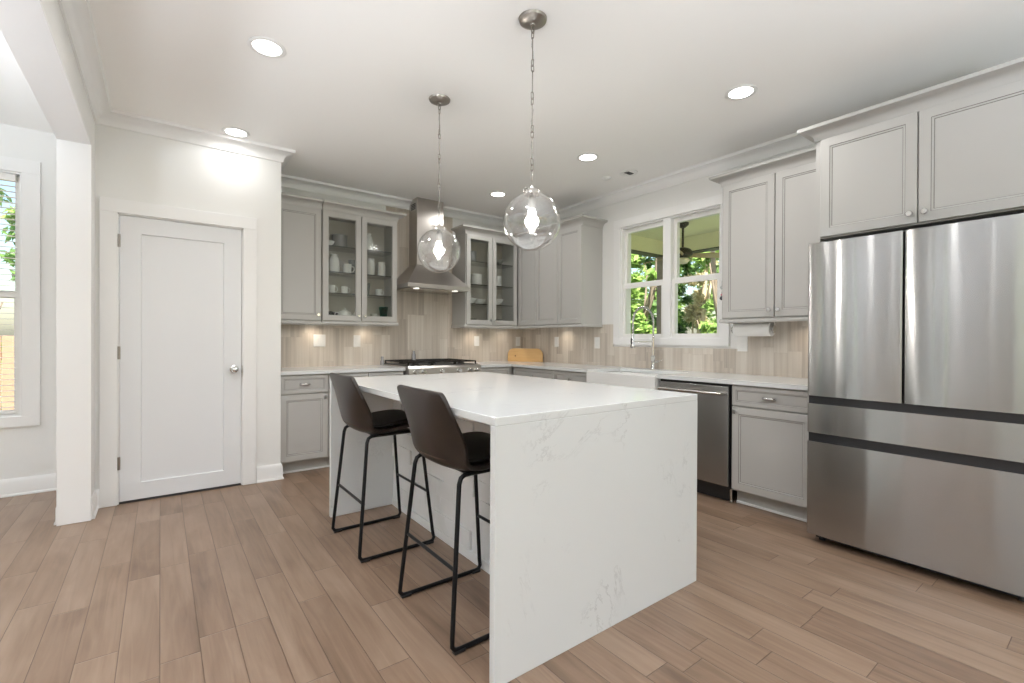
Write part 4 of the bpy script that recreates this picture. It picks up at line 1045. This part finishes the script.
def tree(name, label, cat, x, y, z, hh, rad, nleaf, lm, bark=BARK, seed=0, size=.10, low=.15, trunk_r=.10, group='trees and shrubs outside'):
    rg = random.Random(seed)
    t = thing(name, label, cat, (x, y, z), 0, group)
    b = MB(); pts = [(rg.uniform(-.1, .1)*k, rg.uniform(-.1, .1)*k, hh*.8*k/4) for k in range(5)]
    b.tube(pts, [trunk_r*(1-.17*k) for k in range(5)], 8)
    for k in range(5):
        a = rg.uniform(0, 2*PI); z0_ = hh*rg.uniform(.2, .6); L = rad*rg.uniform(.5, .9); i = min(3, int(z0_/(hh*.2)))
        p0 = Vector(pts[i]); b.tube([p0, p0+Vector((math.cos(a)*L*.5, math.sin(a)*L*.5, hh*.08)), p0+Vector((math.cos(a)*L, math.sin(a)*L, hh*.22))], [trunk_r*.45, trunk_r*.3, trunk_r*.12], 6)
    b.build('trunk', bark, t, smooth=True)
    me = bpy.data.meshes.new('foliage'); V = []; Fc = []
    cl = []
    for k in range(max(10, int(nleaf/70))):
        a = rg.uniform(0, 2*PI); u = rg.uniform(-1, 1); rr = rg.uniform(.35, 1)**.5
        zz = hh*(low+(1-low)*(u*.5+.5)); prof_ = math.sqrt(max(.06, 1-abs(u*.92)**2.2))
        cl.append((Vector((math.cos(a)*rad*rr*prof_, math.sin(a)*rad*rr*prof_, zz)), rad*rg.uniform(.16, .32)))
    for k in range(nleaf):
        c, cr_ = cl[k % len(cl)]
        v = Vector((rg.gauss(0, 1), rg.gauss(0, 1), rg.gauss(0, 1))); v = v.normalized()*cr_*rg.uniform(.3, 1)
        p = c+v; n1 = Vector((rg.gauss(0, 1), rg.gauss(0, 1), rg.gauss(0, 1))).normalized(); n2 = n1.orthogonal().normalized(); s0 = size*rg.uniform(.6, 1.3)
        i0 = len(V); V += [p-n1*s0, p+n2*s0*.38+Vector((0, 0, .01)), p+n1*s0, p-n2*s0*.38+Vector((0, 0, .01))]; Fc.append((i0, i0+1, i0+2, i0+3))
    me.from_pydata([tuple(v) for v in V], [], Fc); me.materials.append(lm)
    o = bpy.data.objects.new('foliage', me); COL.objects.link(o); o.parent = t
    return t
G0 = -.55
spec = [
 ('birch_tree', 'sparse pale trunked tree at the sink side of the window', 'tree', 8.4, 7.7, 5.6, .60, 1700, 0, BARKP),
 ('broadleaf_tree', 'bright green tree just beyond the brown porch post', 'tree', 8.4, 6.25, 5.2, .58, 3000, 0, BARK),
 ('vine_tree', 'pale dry vine covered tree in the middle of the second window pane', 'tree', 9.5, 5.80, 5.4, .26, 2600, 3, BARKP),
 ('evergreen_tree', 'deep green tree beside the pale vine covered tree', 'tree', 10.1, 6.95, 6.2, .62, 3200, 2, BARK),
 ('broadleaf_tree', 'bright leafy tree at the window edge nearest the wall cabinet', 'tree', 8.4, 4.55, 5.0, .60, 3000, 0, BARK),
 ('evergreen_tree', 'deep green tree behind the bright tree by the window edge', 'tree', 10.2, 5.05, 6.2, .50, 3200, 2, BARK),
 ('broadleaf_tree', 'mid green tree behind the pale trunked tree', 'tree', 10.4, 8.9, 6.2, .80, 3200, 1, BARK),
 ('broadleaf_tree', 'mid green tree showing low between the window trees', 'tree', 12.3, 6.6, 6.8, .85, 3200, 1, BARK),
 ('broadleaf_tree', 'yellow green tree showing past the pale vine covered tree', 'tree', 12.3, 8.8, 6.8, .80, 3200, 0, BARK),
 ('broadleaf_tree', 'mid green tree beyond the second porch post', 'tree', 9.6, 2.6, 6.2, .9, 2400, 1, BARK),
 ('evergreen_tree', 'dark tree far beyond the porch past the refrigerator wall', 'tree', 11.6, .6, 6.8, 1.0, 2200, 2, BARK),
 ('evergreen_tree', 'dark dense tree far out behind the sink side of the window', 'tree', 12.4, 11.2, 6.5, .95, 2800, 2, BARK),
 ('tall_tree', 'tallest light green tree far behind the porch corner', 'tree', 14.8, 7.9, 8.6, 1.0, 3600, 1, BARK),
 ('tall_tree', 'tall light green tree far behind the ceiling fan', 'tree', 14.8, 10.6, 8.6, 1.0, 3600, 0, BARK),
]
for k, (nm, lab, cat, x, y, hh, rad, nl, li, bk) in enumerate(spec):
    tree(nm, lab, cat, x, y, G0, hh, rad, int(nl*1.6), LEAF[li], bk, seed=20+k, size=.115, low=.06)
for k, (x, y, hh, rad, nl, li, lab) in enumerate(((-2.4, 10.6, 5.5, .95, 2600, 1, 'green tree seen through the side room window blind'), (-1.3, 13.2, 6.5, 1.0, 2600, 2, 'darker tree behind the fence outside the side room'), (-5.0, 12.0, 6.0, 1.1, 2000, 0, 'bright tree at the far end of the fence'))):
    tree('garden_tree', lab, 'tree', x, y, G0, hh, rad, nl, LEAF[li], BARK, seed=60+k, size=.10, low=.25)
fc = thing('garden_fence', 'brown board fence outside the side room window', 'fence', (-3, 8.6, G0))
b = MB()
for k in range(60): b.box(-4+k*.15, -4+k*.15+.14, 0, .02, .03, 1.75)
b.build('boards', FENCEW, fc)
b = MB()
for z in (.35, 1.45): b.box(-4, 5, .02, .06, z, z+.09)
b.build('rails', FENCEW, fc)
